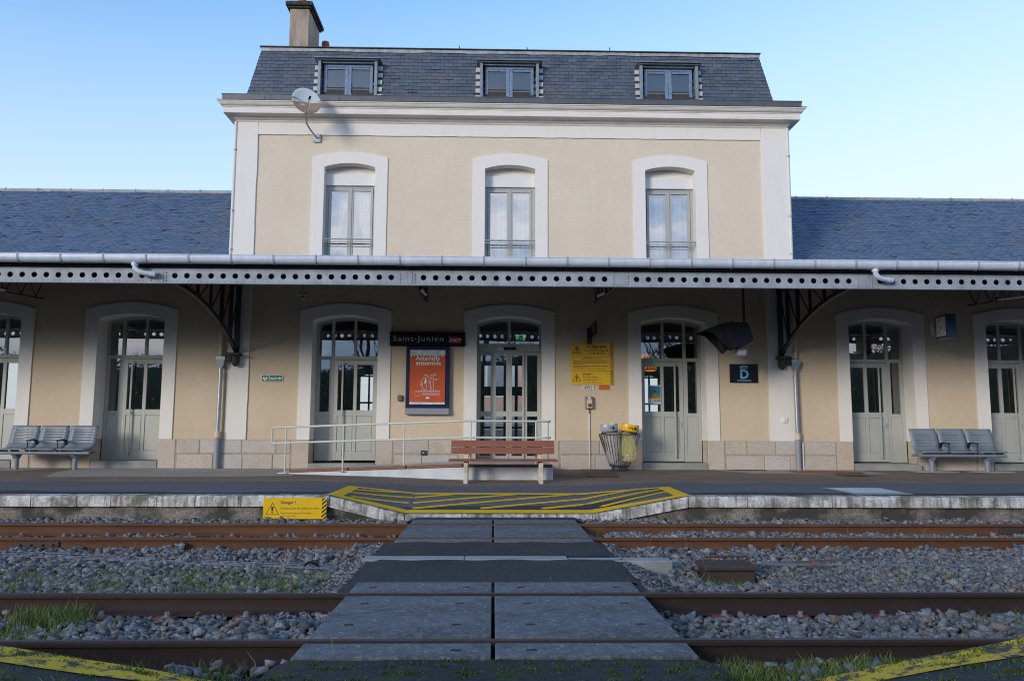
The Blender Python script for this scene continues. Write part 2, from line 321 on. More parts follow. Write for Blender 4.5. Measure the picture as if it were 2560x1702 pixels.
# ballast stones
mt, t, b = newmat('crushed_stone'); MAT['ballast'] = mt
isl = island(t); a = noise(t, 40, 4, .7)
c = ramp(t, isl, [(0., (.075, .082, .095)), (.25, (.17, .18, .20)), (.5, (.25, .255, .27)), (.68, (.20, .165, .15)), (.82, (.36, .36, .36)), (1., (.13, .10, .085))])
c = mixc(t, ramp(t, a, [(.38, .75), (.58, 0.)]), c, (.07, .068, .066))
c = mixc(t, ramp(t, noise(t, 90, 3, .7), [(.55, 0.), (.68, .5)]), c, (.45, .45, .44))
c = mixc(t, ramp(t, noise(t, 1.6, 5, .65), [(.48, 0.), (.68, .5)]), c, mixc(t, 1.0, c, (.92, .70, .55), 'MULTIPLY'))
t.links.new(c, b.inputs['Base Color']); b.inputs['Roughness'].default_value = .85; bump(t, b, a, .004, .8)
# grass
def leafmat(name, c0, c1):
    mt, t, b = newmat(name); c = ramp(t, island(t), [(0., c0), (.62, c1), (.78, [x*1.25 for x in c1]), (1., (.26, .23, .10) if 'grass' in name else c1)]); t.links.new(c, b.inputs['Base Color']); b.inputs['Roughness'].default_value = .6
    b.inputs['Specular IOR Level'].default_value = .25; return mt
MAT['grass'] = leafmat('green_grass', (.055, .12, .022), (.17, .22, .06))
MAT['dry'] = leafmat('dry_stalk', (.20, .15, .08), (.30, .24, .14))
MAT['moss'] = leafmat('moss', (.035, .07, .012), (.07, .11, .025))
MAT['bark'] = M('bark', (.06, .05, .042), .9, .3, 6, .01, 30)
MAT['hedge'] = leafmat('hedge_leaves', (.05, .08, .035), (.11, .14, .07))
MAT['hill'] = asphalt('wooded_hillside', (.07, .085, .05), (.11, .12, .08), (.12, .12, .08), big=.15, bmp=.05, gs=6)
# satellite reflector: pale grey with a brown lichen bloom
mt, t, b = newmat('stained_reflector'); MAT['dish'] = mt
a = noise(t, 3.2, 5, .6, stretch=(1, 4, 1)); sz = N(t, 'ShaderNodeSeparateXYZ'); co = N(t, 'ShaderNodeTexCoord'); t.links.new(co.outputs['Object'], sz.inputs[0])
ad = N(t, 'ShaderNodeMath', operation='MULTIPLY_ADD'); ad.inputs[1].default_value = -1.0; t.links.new(sz.outputs[1], ad.inputs[0]); t.links.new(a, ad.inputs[2])
c = mixc(t, ramp(t, ad.outputs[0], [(.46, 0.), (.53, 1.)]), (.62, .67, .70), (.33, .235, .15))
t.links.new(c, b.inputs['Base Color']); b.inputs['Roughness'].default_value = .5
# plastic bags
def bag(name, col, alpha):
    mt, t, b = newmat(name); b.inputs['Base Color'].default_value = c4(col); b.inputs['Alpha'].default_value = alpha; b.inputs['Roughness'].default_value = .3
    n = noise(t, 14, 4, .6, stretch=(4, 4, .6)); bump(t, b, n, .02, .9); return mt
MAT['bag_clear'] = bag('clear_plastic_bag', (.62, .62, .62), .42)
MAT['bag_yellow'] = bag('yellow_plastic_bag', (.70, .68, .22), .30)
MAT['trash'] = None
mt, t, b = newmat('assorted_waste'); MAT['trash'] = mt
c = ramp(t, island(t), [(0., (.65, .63, .6)), (.4, (.5, .4, .35)), (.6, (.7, .25, .2)), (.8, (.65, .66, .66)), (1., (.3, .4, .5))]); t.links.new(c, b.inputs['Base Color'])
# chimney render
mt, t, b = newmat('stained_chimney_render'); MAT['chimney'] = mt
a = noise(t, 2.4, 6, .65, stretch=(2.5, 2.5, .5)); f = noise(t, 18, 5, .7)
c = mixc(t, ramp(t, a, [(.4, 0.), (.65, 1.)]), (.42, .36, .285), (.24, .185, .15))
c = mixc(t, ramp(t, f, [(.56, 0.), (.7, .5)]), c, (.13, .11, .09)); t.links.new(c, b.inputs['Base Color']); b.inputs['Roughness'].default_value = .9; bump(t, b, f, .006, .7)
MAT['cap'] = M('mossy_dark_cap', (.055, .052, .042), .9, .5, 9, .01, 30)
# ------------------------------------------------------------------ helpers
def world_loc(o):
    v = Vector((0, 0, 0))
    while o is not None:
        v += o.location; o = o.parent
    return v
def tag(o, label=None, cat=None, group=None, kind=None):
    if label: o['label'] = label
    if cat: o['category'] = cat
    if group: o['group'] = group
    if kind: o['kind'] = kind
    return o
def thing(name, loc, label, cat, group=None):
    o = bpy.data.objects.new(name, None); o.empty_display_size = .2; o.location = loc; COL.objects.link(o)
    return tag(o, label, cat, group)
def copy_tree(o, parent=None, dx=None):
    c = o.copy(); COL.objects.link(c)
    if parent is not None: c.parent = parent
    for ch in list(o.children): copy_tree(ch, c)
    return c
class MB:
    def __init__(s): s.v = []; s.f = []; s.m = []; s.cur = 0
    def add(s, verts, faces):
        n = len(s.v); s.v.extend([tuple(p) for p in verts]); s.f.extend([tuple(i+n for i in f) for f in faces]); s.m.extend([s.cur]*len(faces)); return s
    def box(s, x0, x1, y0, y1, z0, z1):
        return s.add([(x0,y0,z0),(x1,y0,z0),(x1,y1,z0),(x0,y1,z0),(x0,y0,z1),(x1,y0,z1),(x1,y1,z1),(x0,y1,z1)],
                     [(0,3,2,1),(4,5,6,7),(0,1,5,4),(1,2,6,5),(2,3,7,6),(3,0,4,7)])
    def cbox(s, c, d): return s.box(c[0]-d[0]/2, c[0]+d[0]/2, c[1]-d[1]/2, c[1]+d[1]/2, c[2]-d[2]/2, c[2]+d[2]/2)
    def quad(s, a, b, c, d): return s.add([a, b, c, d], [(0, 1, 2, 3)])
    def poly(s, pts): return s.add(pts, [tuple(range(len(pts)))])
    def prism(s, pts, off):
        """closed polygon pts (3D), extruded by off; faces wound outward for pts counter-clockwise seen from -off"""
        n = len(pts); a = [Vector(p) for p in pts]; o = Vector(off)
        vs = a + [p+o for p in a]
        fs = [tuple(range(n)), tuple(range(2*n-1, n-1, -1))] + [(i, n+i, n+(i+1) % n, (i+1) % n) for i in range(n)]
        return s.add(vs, fs)
    def tube(s, pts, r, n=8, caps=True, r1=None):
        P = [Vector(p) for p in pts]; k = len(P); rings = []; ref = None
        for i, p in enumerate(P):
            t = (P[min(i+1, k-1)] - P[max(i-1, 0)]).normalized()
            if ref is None:
                ref = Vector((0, 0, 1)) if abs(t.z) < .9 else Vector((1, 0, 0))
            a = t.cross(ref).normalized(); bb = a.cross(t).normalized(); ref = bb
            rad = r if r1 is None else r + (r1-r)*i/(k-1)
            if hasattr(r, '__len__'): rad = r[i]
            rings.append([p + a*math.cos(2*math.pi*j/n)*rad + bb*math.sin(2*math.pi*j/n)*rad for j in range(n)])
        vs = [q for g in rings for q in g]; fs = []
        for i in range(k-1):
            for j in range(n):
                fs.append((i*n+j, i*n+(j+1) % n, (i+1)*n+(j+1) % n, (i+1)*n+j))
        if caps: fs.append(tuple(range(n-1, -1, -1))); fs.append(tuple(range((k-1)*n, k*n)))
        return s.add(vs, fs)
    def cyl(s, c, r, h, n=16, axis='z', r1=None):
        c = Vector(c); d = {'x': Vector((1, 0, 0)), 'y': Vector((0, 1, 0)), 'z': Vector((0, 0, 1))}[axis]
        return s.tube([c, c+d*h], r, n, True, r1)
    def lathe(s, prof, c, n=20, axis='z', sx=1, sy=1):
        vs = []; k = len(prof)
        for r, z in prof:
            for j in range(n):
                a = 2*math.pi*j/n; x, y = r*math.cos(a)*sx, r*math.sin(a)*sy
                vs.append((c[0]+x, c[1]+y, c[2]+z) if axis == 'z' else ((c[0]+x, c[1]+z, c[2]+y) if axis == 'y' else (c[0]+z, c[1]+x, c[2]+y)))
        fs = [(i*n+j, i*n+(j+1) % n, (i+1)*n+(j+1) % n, (i+1)*n+j) for i in range(k-1) for j in range(n)]
        return s.add(vs, fs)
    def mesh(s, me, mat):
        return s.add([mat @ v.co for v in me.vertices], [tuple(p.vertices) for p in me.polygons])
    def build(s, name, mats, parent=None, smooth=False, bevel=0, seg=1, fix=True, angle=35):
        off = world_loc(parent) if parent is not None else Vector((0, 0, 0))
        me = bpy.data.meshes.new(name)
        V = np.array(s.v, dtype=float) - np.array(off)
        me.from_pydata(V.tolist(), [], s.f)
        if not isinstance(mats, (list, tuple)): mats = [mats]
        for mm in mats: me.materials.append(MAT[mm] if isinstance(mm, str) else mm)
        if len(mats) > 1: me.polygons.foreach_set('material_index', s.m)
        if fix:
            bm = bmesh.new(); bm.from_mesh(me); bmesh.ops.recalc_face_normals(bm, faces=bm.faces); bm.to_mesh(me); bm.free()
        if smooth:
            me.polygons.foreach_set('use_smooth', [True]*len(me.polygons))
        o = bpy.data.objects.new(name, me); COL.objects.link(o)
        if parent is not None: o.parent = parent
        if bevel:
            bv = o.modifiers.new('bevel', 'BEVEL'); bv.width = bevel; bv.segments = seg; bv.limit_method = 'ANGLE'; bv.angle_limit = R(40)
        if smooth:
            me.set_sharp_from_angle(angle=R(angle))
        return o
def struct(o): o['kind'] = 'structure'; return o
_txt = {}
def text_mesh(txt, size, align='LEFT', bold=0, space=1.0, shear=0):
    cu = bpy.data.curves.new('lettering_curve', 'FONT'); cu.body = txt; cu.size = size; cu.align_x = align; cu.offset = bold*size; cu.space_character = space; cu.shear = shear
    cu.resolution_u = 3; cu.extrude = 0.0
    o = bpy.data.objects.new('lettering_curve', cu); COL.objects.link(o); bpy.context.view_layer.update()
    me = bpy.data.meshes.new_from_object(o.evaluated_get(bpy.context.evaluated_depsgraph_get()))
    bpy.data.objects.remove(o); bpy.data.curves.remove(cu)
    return me
def write(mb, txt, x, y, z, size, align='LEFT', bold=0, space=1.0, shear=0, width=None):
    """text facing -Y at (x, y, z baseline); width squeezes it to that width"""
    me = text_mesh(txt, size, align, bold, space, shear)
    kx = 1
    if width:
        xs = [v.co.x for v in me.vertices]; kx = width/(max(xs)-min(xs))
    mat = Matrix(((kx, 0, 0, x), (0, 0, 1, y), (0, 1, 0, z), (0, 0, 0, 1)))
    n0 = len(mb.f); mb.mesh(me, mat)
    bpy.data.meshes.remove(me)
def arch_z(x, h, zs, zc):
    s = zc-zs; Rr = (h*h+s*s)/(2*s); return zc-Rr+math.sqrt(max(0, Rr*Rr-x*x))
def wall_openings(mb, x0, x1, z0, z1, ops, y, n=14):
    """front face of a wall at depth y with arched openings (cx, half, bottom, spring, crown)"""
    xs = x0
    for cx, h, zb, zs, zc in sorted(ops):
        mb.quad((xs, y, z0), (cx-h, y, z0), (cx-h, y, z1), (xs, y, z1))
        if zb > z0: mb.quad((cx-h, y, z0), (cx+h, y, z0), (cx+h, y, zb), (cx-h, y, zb))
        for i in range(n):
            a = -h+2*h*i/n; b2 = -h+2*h*(i+1)/n
            mb.quad((cx+a, y, arch_z(a, h, zs, zc)), (cx+b2, y, arch_z(b2, h, zs, zc)), (cx+b2, y, z1), (cx+a, y, z1))
        xs = cx+h
    mb.quad((xs, y, z0), (x1, y, z0), (x1, y, z1), (xs, y, z1))
def surround(name, cx, z0, ho, zso, zco, hi, zsi, zci, yf, yb, ywall, parent, mat='white', n=18):
    mb = MB(); O = []; I = []
    O.append((cx-ho, z0)); I.append((cx-hi, z0))
    for i in range(n+1):
        t = -1+2*i/n; O.append((cx+t*ho, arch_z(t*ho, ho, zso, zco))); I.append((cx+t*hi, arch_z(t*hi, hi, zsi, zci)))
    O.append((cx+ho, z0)); I.append((cx+hi, z0))
    # slightly uneven hand-trowelled outer edge
    rr = random.Random(int(cx*100)+int(z0*10))
    O = [(x+rr.uniform(-.006, .006), z+(rr.uniform(-.005, .005) if 0 < k < len(O)-1 else 0)) for k, (x, z) in enumerate(O)]
    for k in range(len(O)-1):
        (ox, oz), (px, pz), (ix, iz), (jx, jz) = O[k], O[k+1], I[k], I[k+1]
        mb.quad((ox, yf, oz), (px, yf, pz), (jx, yf, jz), (ix, yf, iz))
        mb.quad((ox, yf, oz), (ox, ywall, oz), (px, ywall, pz), (px, yf, pz))
        mb.quad((ix, yf, iz), (jx, yf, jz), (jx, yb, jz), (ix, yb, iz))
    mb.quad((cx-ho, yf, z0), (cx-hi, yf, z0), (cx-hi, ywall, z0), (cx-ho, ywall, z0)); mb.quad((cx+ho, yf, z0), (cx+hi, yf, z0), (cx+hi, ywall, z0), (cx+ho, ywall, z0))
    return mb.build(name, mat, parent)
ZP = lambda y: .013*(y-13)           # platform level at depth y (rises towards the wall)
def dip(x):
    if x <= -2.6 or x >= 3.15: return 0.
    if x < -1.4: return (x+2.6)/1.2
    if x > 1.6: return (3.15-x)/1.55
    return 1.
def ztop(x, y):
    """level of the far platform, with the ramp down to the track crossing"""
    k = float(np.interp(y, (12.95, 13.8, 14.65, 15.5, 16.5, 17.6), (1., .72, .45, .26, .10, 0.)))
    return ZP(y) - dip(x)*.29*k
def sheet(pts_xy, dz, step=.25, zf=ztop, skirt=0):
    """a thin sheet lying on the platform: polygon in xy, cut to strips so that it follows the ground"""
    bm = bmesh.new(); f = bm.faces.new([bm.verts.new((x, y, 0)) for x, y in pts_xy])
    xs = [p[0] for p in pts_xy]; ys = [p[1] for p in pts_xy]
    for lo, hi, ax in ((min(xs), max(xs), 0), (min(ys), max(ys), 1)):
        k = math.floor(lo/step)*step+step
        while k < hi:
            co = (k, 0, 0) if ax == 0 else (0, k, 0); no = (1, 0, 0) if ax == 0 else (0, 1, 0)
            bmesh.ops.bisect_plane(bm, geom=bm.verts[:]+bm.edges[:]+bm.faces[:], plane_co=co, plane_no=no); k += step
    bmesh.ops.triangulate(bm, faces=[f for f in bm.faces if len(f.verts) > 4])
    vs = [(v.co.x, v.co.y, zf(v.co.x, v.co.y)+dz) for v in bm.verts]; bm.verts.index_update()
    fs = [tuple(v.index for v in f.verts) for f in bm.faces]; bm.free()
    mb = MB(); mb.add(vs, fs); return mb
def wavy(x0, x1, n, y0, amp, seed, flip=False):
    rr = random.Random(seed); ph = [rr.uniform(0, 6.28) for _ in range(4)]
    out = []
    for i in range(n+1):
        x = x0+(x1-x0)*i/n
        out.append((x, y0+amp*(math.sin(x*1.1+ph[0])*.5+math.sin(x*2.7+ph[1])*.3+math.sin(x*6.1+ph[2])*.15+rr.uniform(-.08, .08))))
    return out[::-1] if flip else out
# ------------------------------------------------------------------ station building
YW = 20.0; PL = .80; ZB = .05
station = thing('station_building', (0.48, YW, 0.09), 'long beige railway station with white trim, slate mansard roof over its taller middle block', 'station building')
BAY = [-3.73, .40, 4.55]; WDOOR = [-12.60, -9.06, 9.87, 13.43]
DOORS = sorted(BAY+WDOOR)
HO, ZSO, ZCO, HI, ZSI, ZCI = 1.14, 4.02, 4.21, .82, 3.775, 3.92
X0, X1 = -19., 20.; CX0, CX1 = -6.62, 7.60
wb = MB()
wall_openings(wb, X0, X1, PL, 4.95, [(c, HI+.02, PL, ZSI, ZCI) for c in DOORS], YW)
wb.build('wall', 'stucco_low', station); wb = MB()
wall_openings(wb, CX0, CX1, 4.95, 9.0, [(c, .65, 5.05, 7.76, 7.865) for c in BAY], YW)
wb.quad((CX0, YW, 4.95), (CX0, YW+9, 4.95), (CX0, YW+9, 9.5), (CX0, YW, 9.5)); wb.quad((CX1, YW, 4.95), (CX1, YW+9, 4.95), (CX1, YW+9, 9.5), (CX1, YW, 9.5))
for x in (X0, X1): wb.quad((x, YW, 0), (x, YW+9, 0), (x, YW+9, 4.95), (x, YW, 4.95)); wb.add([(x, YW, 4.95), (x, YW+9, 4.95), (x, YW+4.5, 8.35)], [(0, 1, 2)])
# back wall: street door opening in the hall, two windows, wider unseen openings added to light the rooms
yb = YW+8.6
wall_openings(wb, X0, X1, 0, 4.95, [(.40, .80, .25, 3.35, 3.5), (-4.45, .36, 1.1, 2.9, 3.0), (5.62, .36, 1.1, 2.9, 3.0), (-16.0, 1.2, .9, 3.4, 3.6), (-9.4, 1.0, .9, 3.4, 3.6), (9.6, .9, .9, 3.4, 3.6), (16.4, 1.2, .9, 3.4, 3.6)], yb)
wb.quad((CX0, yb+.4, 4.95), (CX1, yb+.4, 4.95), (CX1, yb+.4, 9.5), (CX0, yb+.4, 9.5))
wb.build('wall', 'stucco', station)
# plinth of granite blocks in mortar
def plinth():
    gaps = [(c-HI, c+HI) for c in DOORS]; spans = []; x = X0
    for a, b2 in gaps: spans.append((x, a)); x = b2
    spans.append((x, X1)); rr = random.Random(3)
    for a, b2 in spans:
        st = MB(); st.box(a, b2, YW-.030, YW+.05, -.2, PL); st.cur = 1
        for s_, (u, w) in ((0, (a, a+.42)), (1, (b2-.42, b2))):
            if w-u > .2: st.box(u+.004, w-.004, YW-.042, YW+.48, -.2, PL-.004)
        for row, (z0, z1) in enumerate(((-.2, .44), (.46, PL-.006))):
            x = a+.44+(.0 if row else .02)
            while x < b2-.5:
                w = rr.uniform(.5, 1.05); e = min(x+w, b2-.44)
                if b2-.44-e < .3: e = b2-.44
                st.box(x+.012, e-.012, YW-.040-rr.uniform(0, .006), YW, z0+.008, z1-.008); x = e
        st.build('plinth', ['mortar', 'granite'], station, bevel=.012, seg=2)
plinth()
# surrounds
for c in DOORS: surround('door_surround', c, PL, HO, ZSO, ZCO, HI, ZSI, ZCI, YW-.03, YW+.56, YW, station)
for c in BAY: surround('window_surround', c, 5.0, .965, 8.01, 8.165, .65, 7.76, 7.865, YW-.03, YW+.34, YW, station)
# quoins, frieze
for a, b2 in ((CX0-.02, -6.11), (6.955, CX1+.01)):
    mb = MB(); rr = random.Random(int(a*10)); ins = b2 if a < 0 else a
    zs = [PL+i*(8.93-PL)/40 for i in range(41)]; L1 = [(ins+rr.uniform(-.008, .008), z) for z in zs]
    out = a if a < 0 else b2
    for i in range(40):
        mb.quad((out, YW-.035, zs[i]), (L1[i][0], YW-.035, zs[i]), (L1[i+1][0], YW-.035, zs[i+1]), (out, YW-.035, zs[i+1]))
        mb.quad((L1[i][0], YW-.035, zs[i]), (L1[i][0], YW, zs[i]), (L1[i+1][0], YW, zs[i+1]), (L1[i+1][0], YW-.035, zs[i+1]))
    zq = 4.95
    mb.quad((out, YW-.035, PL), (out, YW+.004, PL), (out, YW+.004, zq), (out, YW-.035, zq)); mb.quad((out, YW-.035, zq), (out, YW+.5, zq), (out, YW+.5, 8.93), (out, YW-.035, 8.93))
    mb.build('quoin', 'white', station)
mb = MB(); rr = random.Random(8); xs = [-6.108+i*(6.952+6.108)/60 for i in range(61)]; zz = [8.605+rr.uniform(-.007, .007) for _ in xs]
for i in range(60):
    mb.quad((xs[i], YW-.032, zz[i]), (xs[i+1], YW-.032, zz[i+1]), (xs[i+1], YW-.032, 8.93), (xs[i], YW-.032, 8.93)); mb.quad((xs[i], YW-.032, zz[i]), (xs[i], YW, zz[i]), (xs[i+1], YW, zz[i+1]), (xs[i+1], YW-.032, zz[i+1]))
mb.build('frieze', 'white', station)
def ring(mb, prof, x0=CX0, x1=CX1):
    """profile (outward offset, z) run along front and both sides with mitred corners"""
    for (o1, z1), (o2, z2) in zip(prof, prof[1:]):
        mb.quad((x0-o1, YW-o1, z1), (x1+o1, YW-o1, z1), (x1+o2, YW-o2, z2), (x0-o2, YW-o2, z2))
        mb.quad((x0-o1, YW-o1, z1), (x0-o1, YW+9, z1), (x0-o2, YW+9, z2), (x0-o2, YW-o2, z2))
        mb.quad((x1+o1, YW-o1, z1), (x1+o1, YW+9, z1), (x1+o2, YW+9, z2), (x1+o2, YW-o2, z2))
mb = MB(); ring(mb, [(0, 8.90), (.045, 8.93), (.06, 8.95), (.06, 8.965), (.10, 8.99), (.12, 9.02), (.12, 9.035), (.20, 9.055), (.30, 9.06), (.31, 9.065), (.31, 9.205), (.325, 9.215), (.325, 9.235), (.36, 9.25), (.385, 9.275), (.40, 9.30), (.405, 9.315), (.425, 9.325), (.427, 9.35), (.0, 9.352)])
mb.build('cornice', 'cornice', station)
mb = MB(); ring(mb, [(.445, 9.356), (.445, 9.362), (.33, 9.366), (.335, 9.375), (.35, 9.535), (.362, 9.538), (.362, 9.548), (.34, 9.545), (.30, 9.40), (-.1, 9.39)])
for x in (-5.9, -4.0, -1.9, .2, 2.4, 4.2, 6.0): mb.box(x-.012, x+.012, YW-.353, YW-.34, 9.37, 9.54)
mb.build('roof_gutter', 'zinc', station)
# mansard roof with slates
MS = .33; MZ0, MZ1 = 9.40, 11.10; RX0, RX1, RY1 = -6.52, 7.40, YW+8.6
def my(z): return YW+.0+MS*(z-MZ0)/(MZ1-MZ0)
mb = MB()
A = [(RX0, YW, MZ0), (RX1, YW, MZ0), (RX1, RY1, MZ0), (RX0, RY1, MZ0)]; B = [(RX0+MS, YW+MS, MZ1), (RX1-MS, YW+MS, MZ1), (RX1-MS, RY1-MS, MZ1), (RX0+MS, RY1-MS, MZ1)]
for i in range(4): j = (i+1) % 4; mb.quad(A[i], A[j], B[j], B[i])
ym = (YW+RY1)/2
mb.add(B+[(RX0+4, ym, 11.30), (RX1-4, ym, 11.30)], [(0, 1, 5, 4), (2, 3, 4, 5), (1, 2, 5), (3, 0, 4)])
mb.v = [(x, y+.03 if y < YW+1 else y, z-.02) for x, y, z in mb.v]
mansard = mb.build('mansard_roof', 'dark_wood', station)
DORM = [-3.86, .37, 4.58]
def slates(origin, ux, uz, nrm, width_fn, rows, exposure, sw, skip=None, seed=1, thick=.006, cut=0.0, gap=.0035, cutp=.9):
    """overlapping slates: origin of row 0, unit vectors along the eave, up the slope and out of it"""
    mb = MB(); rr = random.Random(seed); ux, uz, nrm, o = Vector(ux), Vector(uz), Vector(nrm), Vector(origin)
    for r in range(rows):
        a, b2 = width_fn(r*exposure); off = (r % 2)*sw/2
        k = math.floor((a-off)/sw)
        while off+k*sw < b2:
            u0 = max(a, off+k*sw)+gap; u1 = min(b2, off+(k+1)*sw)-gap; k += 1
            if u1-u0 < .02 or (skip and skip((u0+u1)/2, r*exposure)): continue
            j = rr.uniform(-.006, .006); lift = rr.uniform(0, .006) + (.012 if rr.random() < .03 else 0); tilt = rr.uniform(-.003, .003)
            if rr.random() < .012: j -= rr.uniform(.01, .04)
            z0 = r*exposure+j; z1 = r*exposure+exposure*1.06
            p0 = o+ux*u0+uz*z0+nrm*(thick+.006+lift+tilt); p1 = o+ux*u1+uz*z0+nrm*(thick+.006+lift-tilt); p2 = o+ux*u1+uz*z1+nrm*.002; p3 = o+ux*u0+uz*z1+nrm*.002
            q0 = p0-nrm*(thick+.004); q1 = p1-nrm*(thick+.004)
            if cut and rr.random() < cutp:
                cc = cut*sw; p0b = p0+uz*cc; p0c = p0+ux*cc; p1b = p1-ux*cc; p1c = p1+uz*cc
                mb.add([p0c, p1b, p1c, p2, p3, p0b], [(0, 1, 2, 3, 4, 5)])
            else:
                mb.add([p0, p1, p2, p3, q0, q1], [(0, 1, 2, 3), (0, 4, 5, 1)])
    return mb
sl = math.hypot(MS, MZ1-MZ0); kx = MS/sl; uzf = (0, MS/sl, (MZ1-MZ0)/sl); nf = (0, -(MZ1-MZ0)/sl, MS/sl)
def skip_d(u, w):
    x = RX0+u; z = MZ0+w*uzf[2]
    return any(abs(x-d) < .70 and z < 10.66 for d in DORM)
s1 = slates((RX0, YW, MZ0), (1, 0, 0), uzf, nf, lambda w: (w*kx, RX1-RX0-w*kx), 16, .104, .235, skip_d, 5)
s2 = slates((RX1, YW, MZ0), (0, 1, 0), (-MS/sl, 0, (MZ1-MZ0)/sl), ((MZ1-MZ0)/sl, 0, MS/sl), lambda w: (w*kx, 8.6-w*kx), 16, .104, .235, None, 6)
s3 = slates((RX0, YW, MZ0), (0, 1, 0), (MS/sl, 0, (MZ1-MZ0)/sl), (-(MZ1-MZ0)/sl, 0, MS/sl), lambda w: (w*kx, 8.6-w*kx), 16, .104, .235, None, 7)
s1.add(s2.v, s2.f); s1.add(s3.v, s3.f)
s1.build('slate', 'slate', mansard, fix=False)
mb = MB(); rr = random.Random(4); n = 46; xs = [RX0+MS-.04+i*(RX1-RX0-2*MS+.08)/n for i in range(n+1)]
zl = [11.02+rr.uniform(-.012, .012) for _ in xs]
for i in range(n):
    zt = 11.118
    mb.quad((xs[i], my(11.03)-.03, zl[i]), (xs[i+1], my(11.03)-.03+rr.uniform(-.004, .004), zl[i+1]), (xs[i+1], YW+MS-.03, zt), (xs[i], YW+MS-.03, zt))
mb.build('lead_flashing', 'zinc_light', mansard)
mb = MB(); mb.box(RX0+MS-.06, RX1-MS+.06, YW+MS-.07, YW+MS+.25, 11.122, 11.145); mb.build('ridge_edge', 'dark_iron', mansard)
for x, h in ((-.97, .10), (.86, .09), (3.10, .11)):
    mb = MB(); mb.tube([(x, YW+.5, 11.13), (x, YW+.5, 11.20+h*.6), (x-.015, YW+.5, 11.24+h)], .013, 6); mb.build('roof_rod', 'dark_iron', mansard)
# dormers
def make_dormer(cx, open_leaf=False):
    mb = MB(); yf = YW+.015; zt = 10.585
    mb.box(cx-.86, cx+.86, yf-.13, yf+.30, zt+.075, zt+.10); mb.box(cx-.81, cx+.81, yf-.07, yf+.30, zt+.045, zt+.075)
    for s_ in (-1, 1): mb.box(cx+s_*.735-.038, cx+s_*.735+.038, yf-.03, yf+.40, 9.36, zt+.044)
    mb.box(cx-.69, cx+.69, yf+.02, yf+.4, zt+.0, zt+.044)
    d = mb.build('dormer_window', 'zinc_mid', station, bevel=.006); zt += .03
    for s_ in (-1, 1):
        for k in range(5):
            z = 9.62+k*.208; x = cx+s_*(.79+.04); fl = MB(); fl.box(x-.06, x+.06, my(z)-.040, my(z)-.026, z, z+.115); fl.build('step_flashing', 'flash', d)
    fr = MB(); y0 = yf+.10
    fr.box(cx-.64, cx+.64, y0, y0+.06, zt-.10, zt-.035)
    for x in (-.60, .60): fr.box(cx+x-.04, cx+x+.04, y0, y0+.06, 9.36, zt-.10)
    for x in (-.045, .045): fr.box(cx+x-.042, cx+x+.042, y0-.012-(.006 if x > 0 else 0), y0+.05, 9.37, zt-.105)
    for s_ in (-1, 1):
        a, b2 = sorted((s_*.09, s_*.56)); fr.box(cx+a, cx+b2, y0+.005, y0+.04, zt-.165, zt-.108); fr.box(cx+a, cx+b2, y0+.012, y0+.035, 9.90, 9.925)
    fr.build('frame', 'blue_wood', d, bevel=.004)
    gl = MB(); gl.quad((cx-.57, y0+.03, 9.36), (cx+.57, y0+.03, 9.36), (cx+.57, y0+.03, zt-.11), (cx-.57, y0+.03, zt-.11)); gl.build('pane', 'glass_dormer', d)
    rm = MB(); rm.box(cx-.68, cx+.68, y0+.35, y0+1.2, 9.3, zt); rm.f = [f for f in rm.f if f != (0, 1, 5, 4)]
    bk = MB(); bk.quad((cx-.66, y0+.28, 9.36), (cx+.66, y0+.28, 9.36), (cx+.66, y0+.28, zt-.05), (cx-.66, y0+.28, zt-.05)); bk.build('dormer_shade', 'room_shade', d)
    return d
for c in DORM: make_dormer(c)
# chimneys
mb = MB(); cxa, cxb, cya, cyb = -5.82, -5.28, YW+1.5, YW+2.82
mb.box(cxa, cxb, cya, cyb, 11.0, 12.90); ch = mb.build('chimney', 'chimney', station, bevel=.012, seg=2)
mb = MB(); mb.box(cxa-.06, cxb+.06, cya-.06, cyb+.06, 12.87, 12.93); mb.box(cxa-.11, cxb+.11, cya-.11, cyb+.11, 12.93, 13.05); mb.box(cxa-.03, cxb+.03, cya-.03, cyb+.03, 13.05, 13.10); mb.build('chimney_cap', 'cap', ch, bevel=.02, seg=2)
mb = MB(); mb.lathe([(.12, 0), (.115, .3), (.10, .42), (.085, .42), (.085, .1)], (-5.55, cya+.25, 13.08), 16); mb.build('chimney_pot', 'terracotta', ch, smooth=True)
mb = MB(); mb.box(-5.5, -4.85, YW+2.95, YW+3.6, 11.1, 12.40); c2 = mb.build('chimney', 'chimney', station, bevel=.012)
mb = MB(); mb.lathe([(.125, 0), (.115, .25), (.12, .27), (.105, .36), (.08, .36), (.08, .1)], (-5.17, YW+3.2, 12.38), 16); mb.build('chimney_pot', 'terracotta', c2, smooth=True)
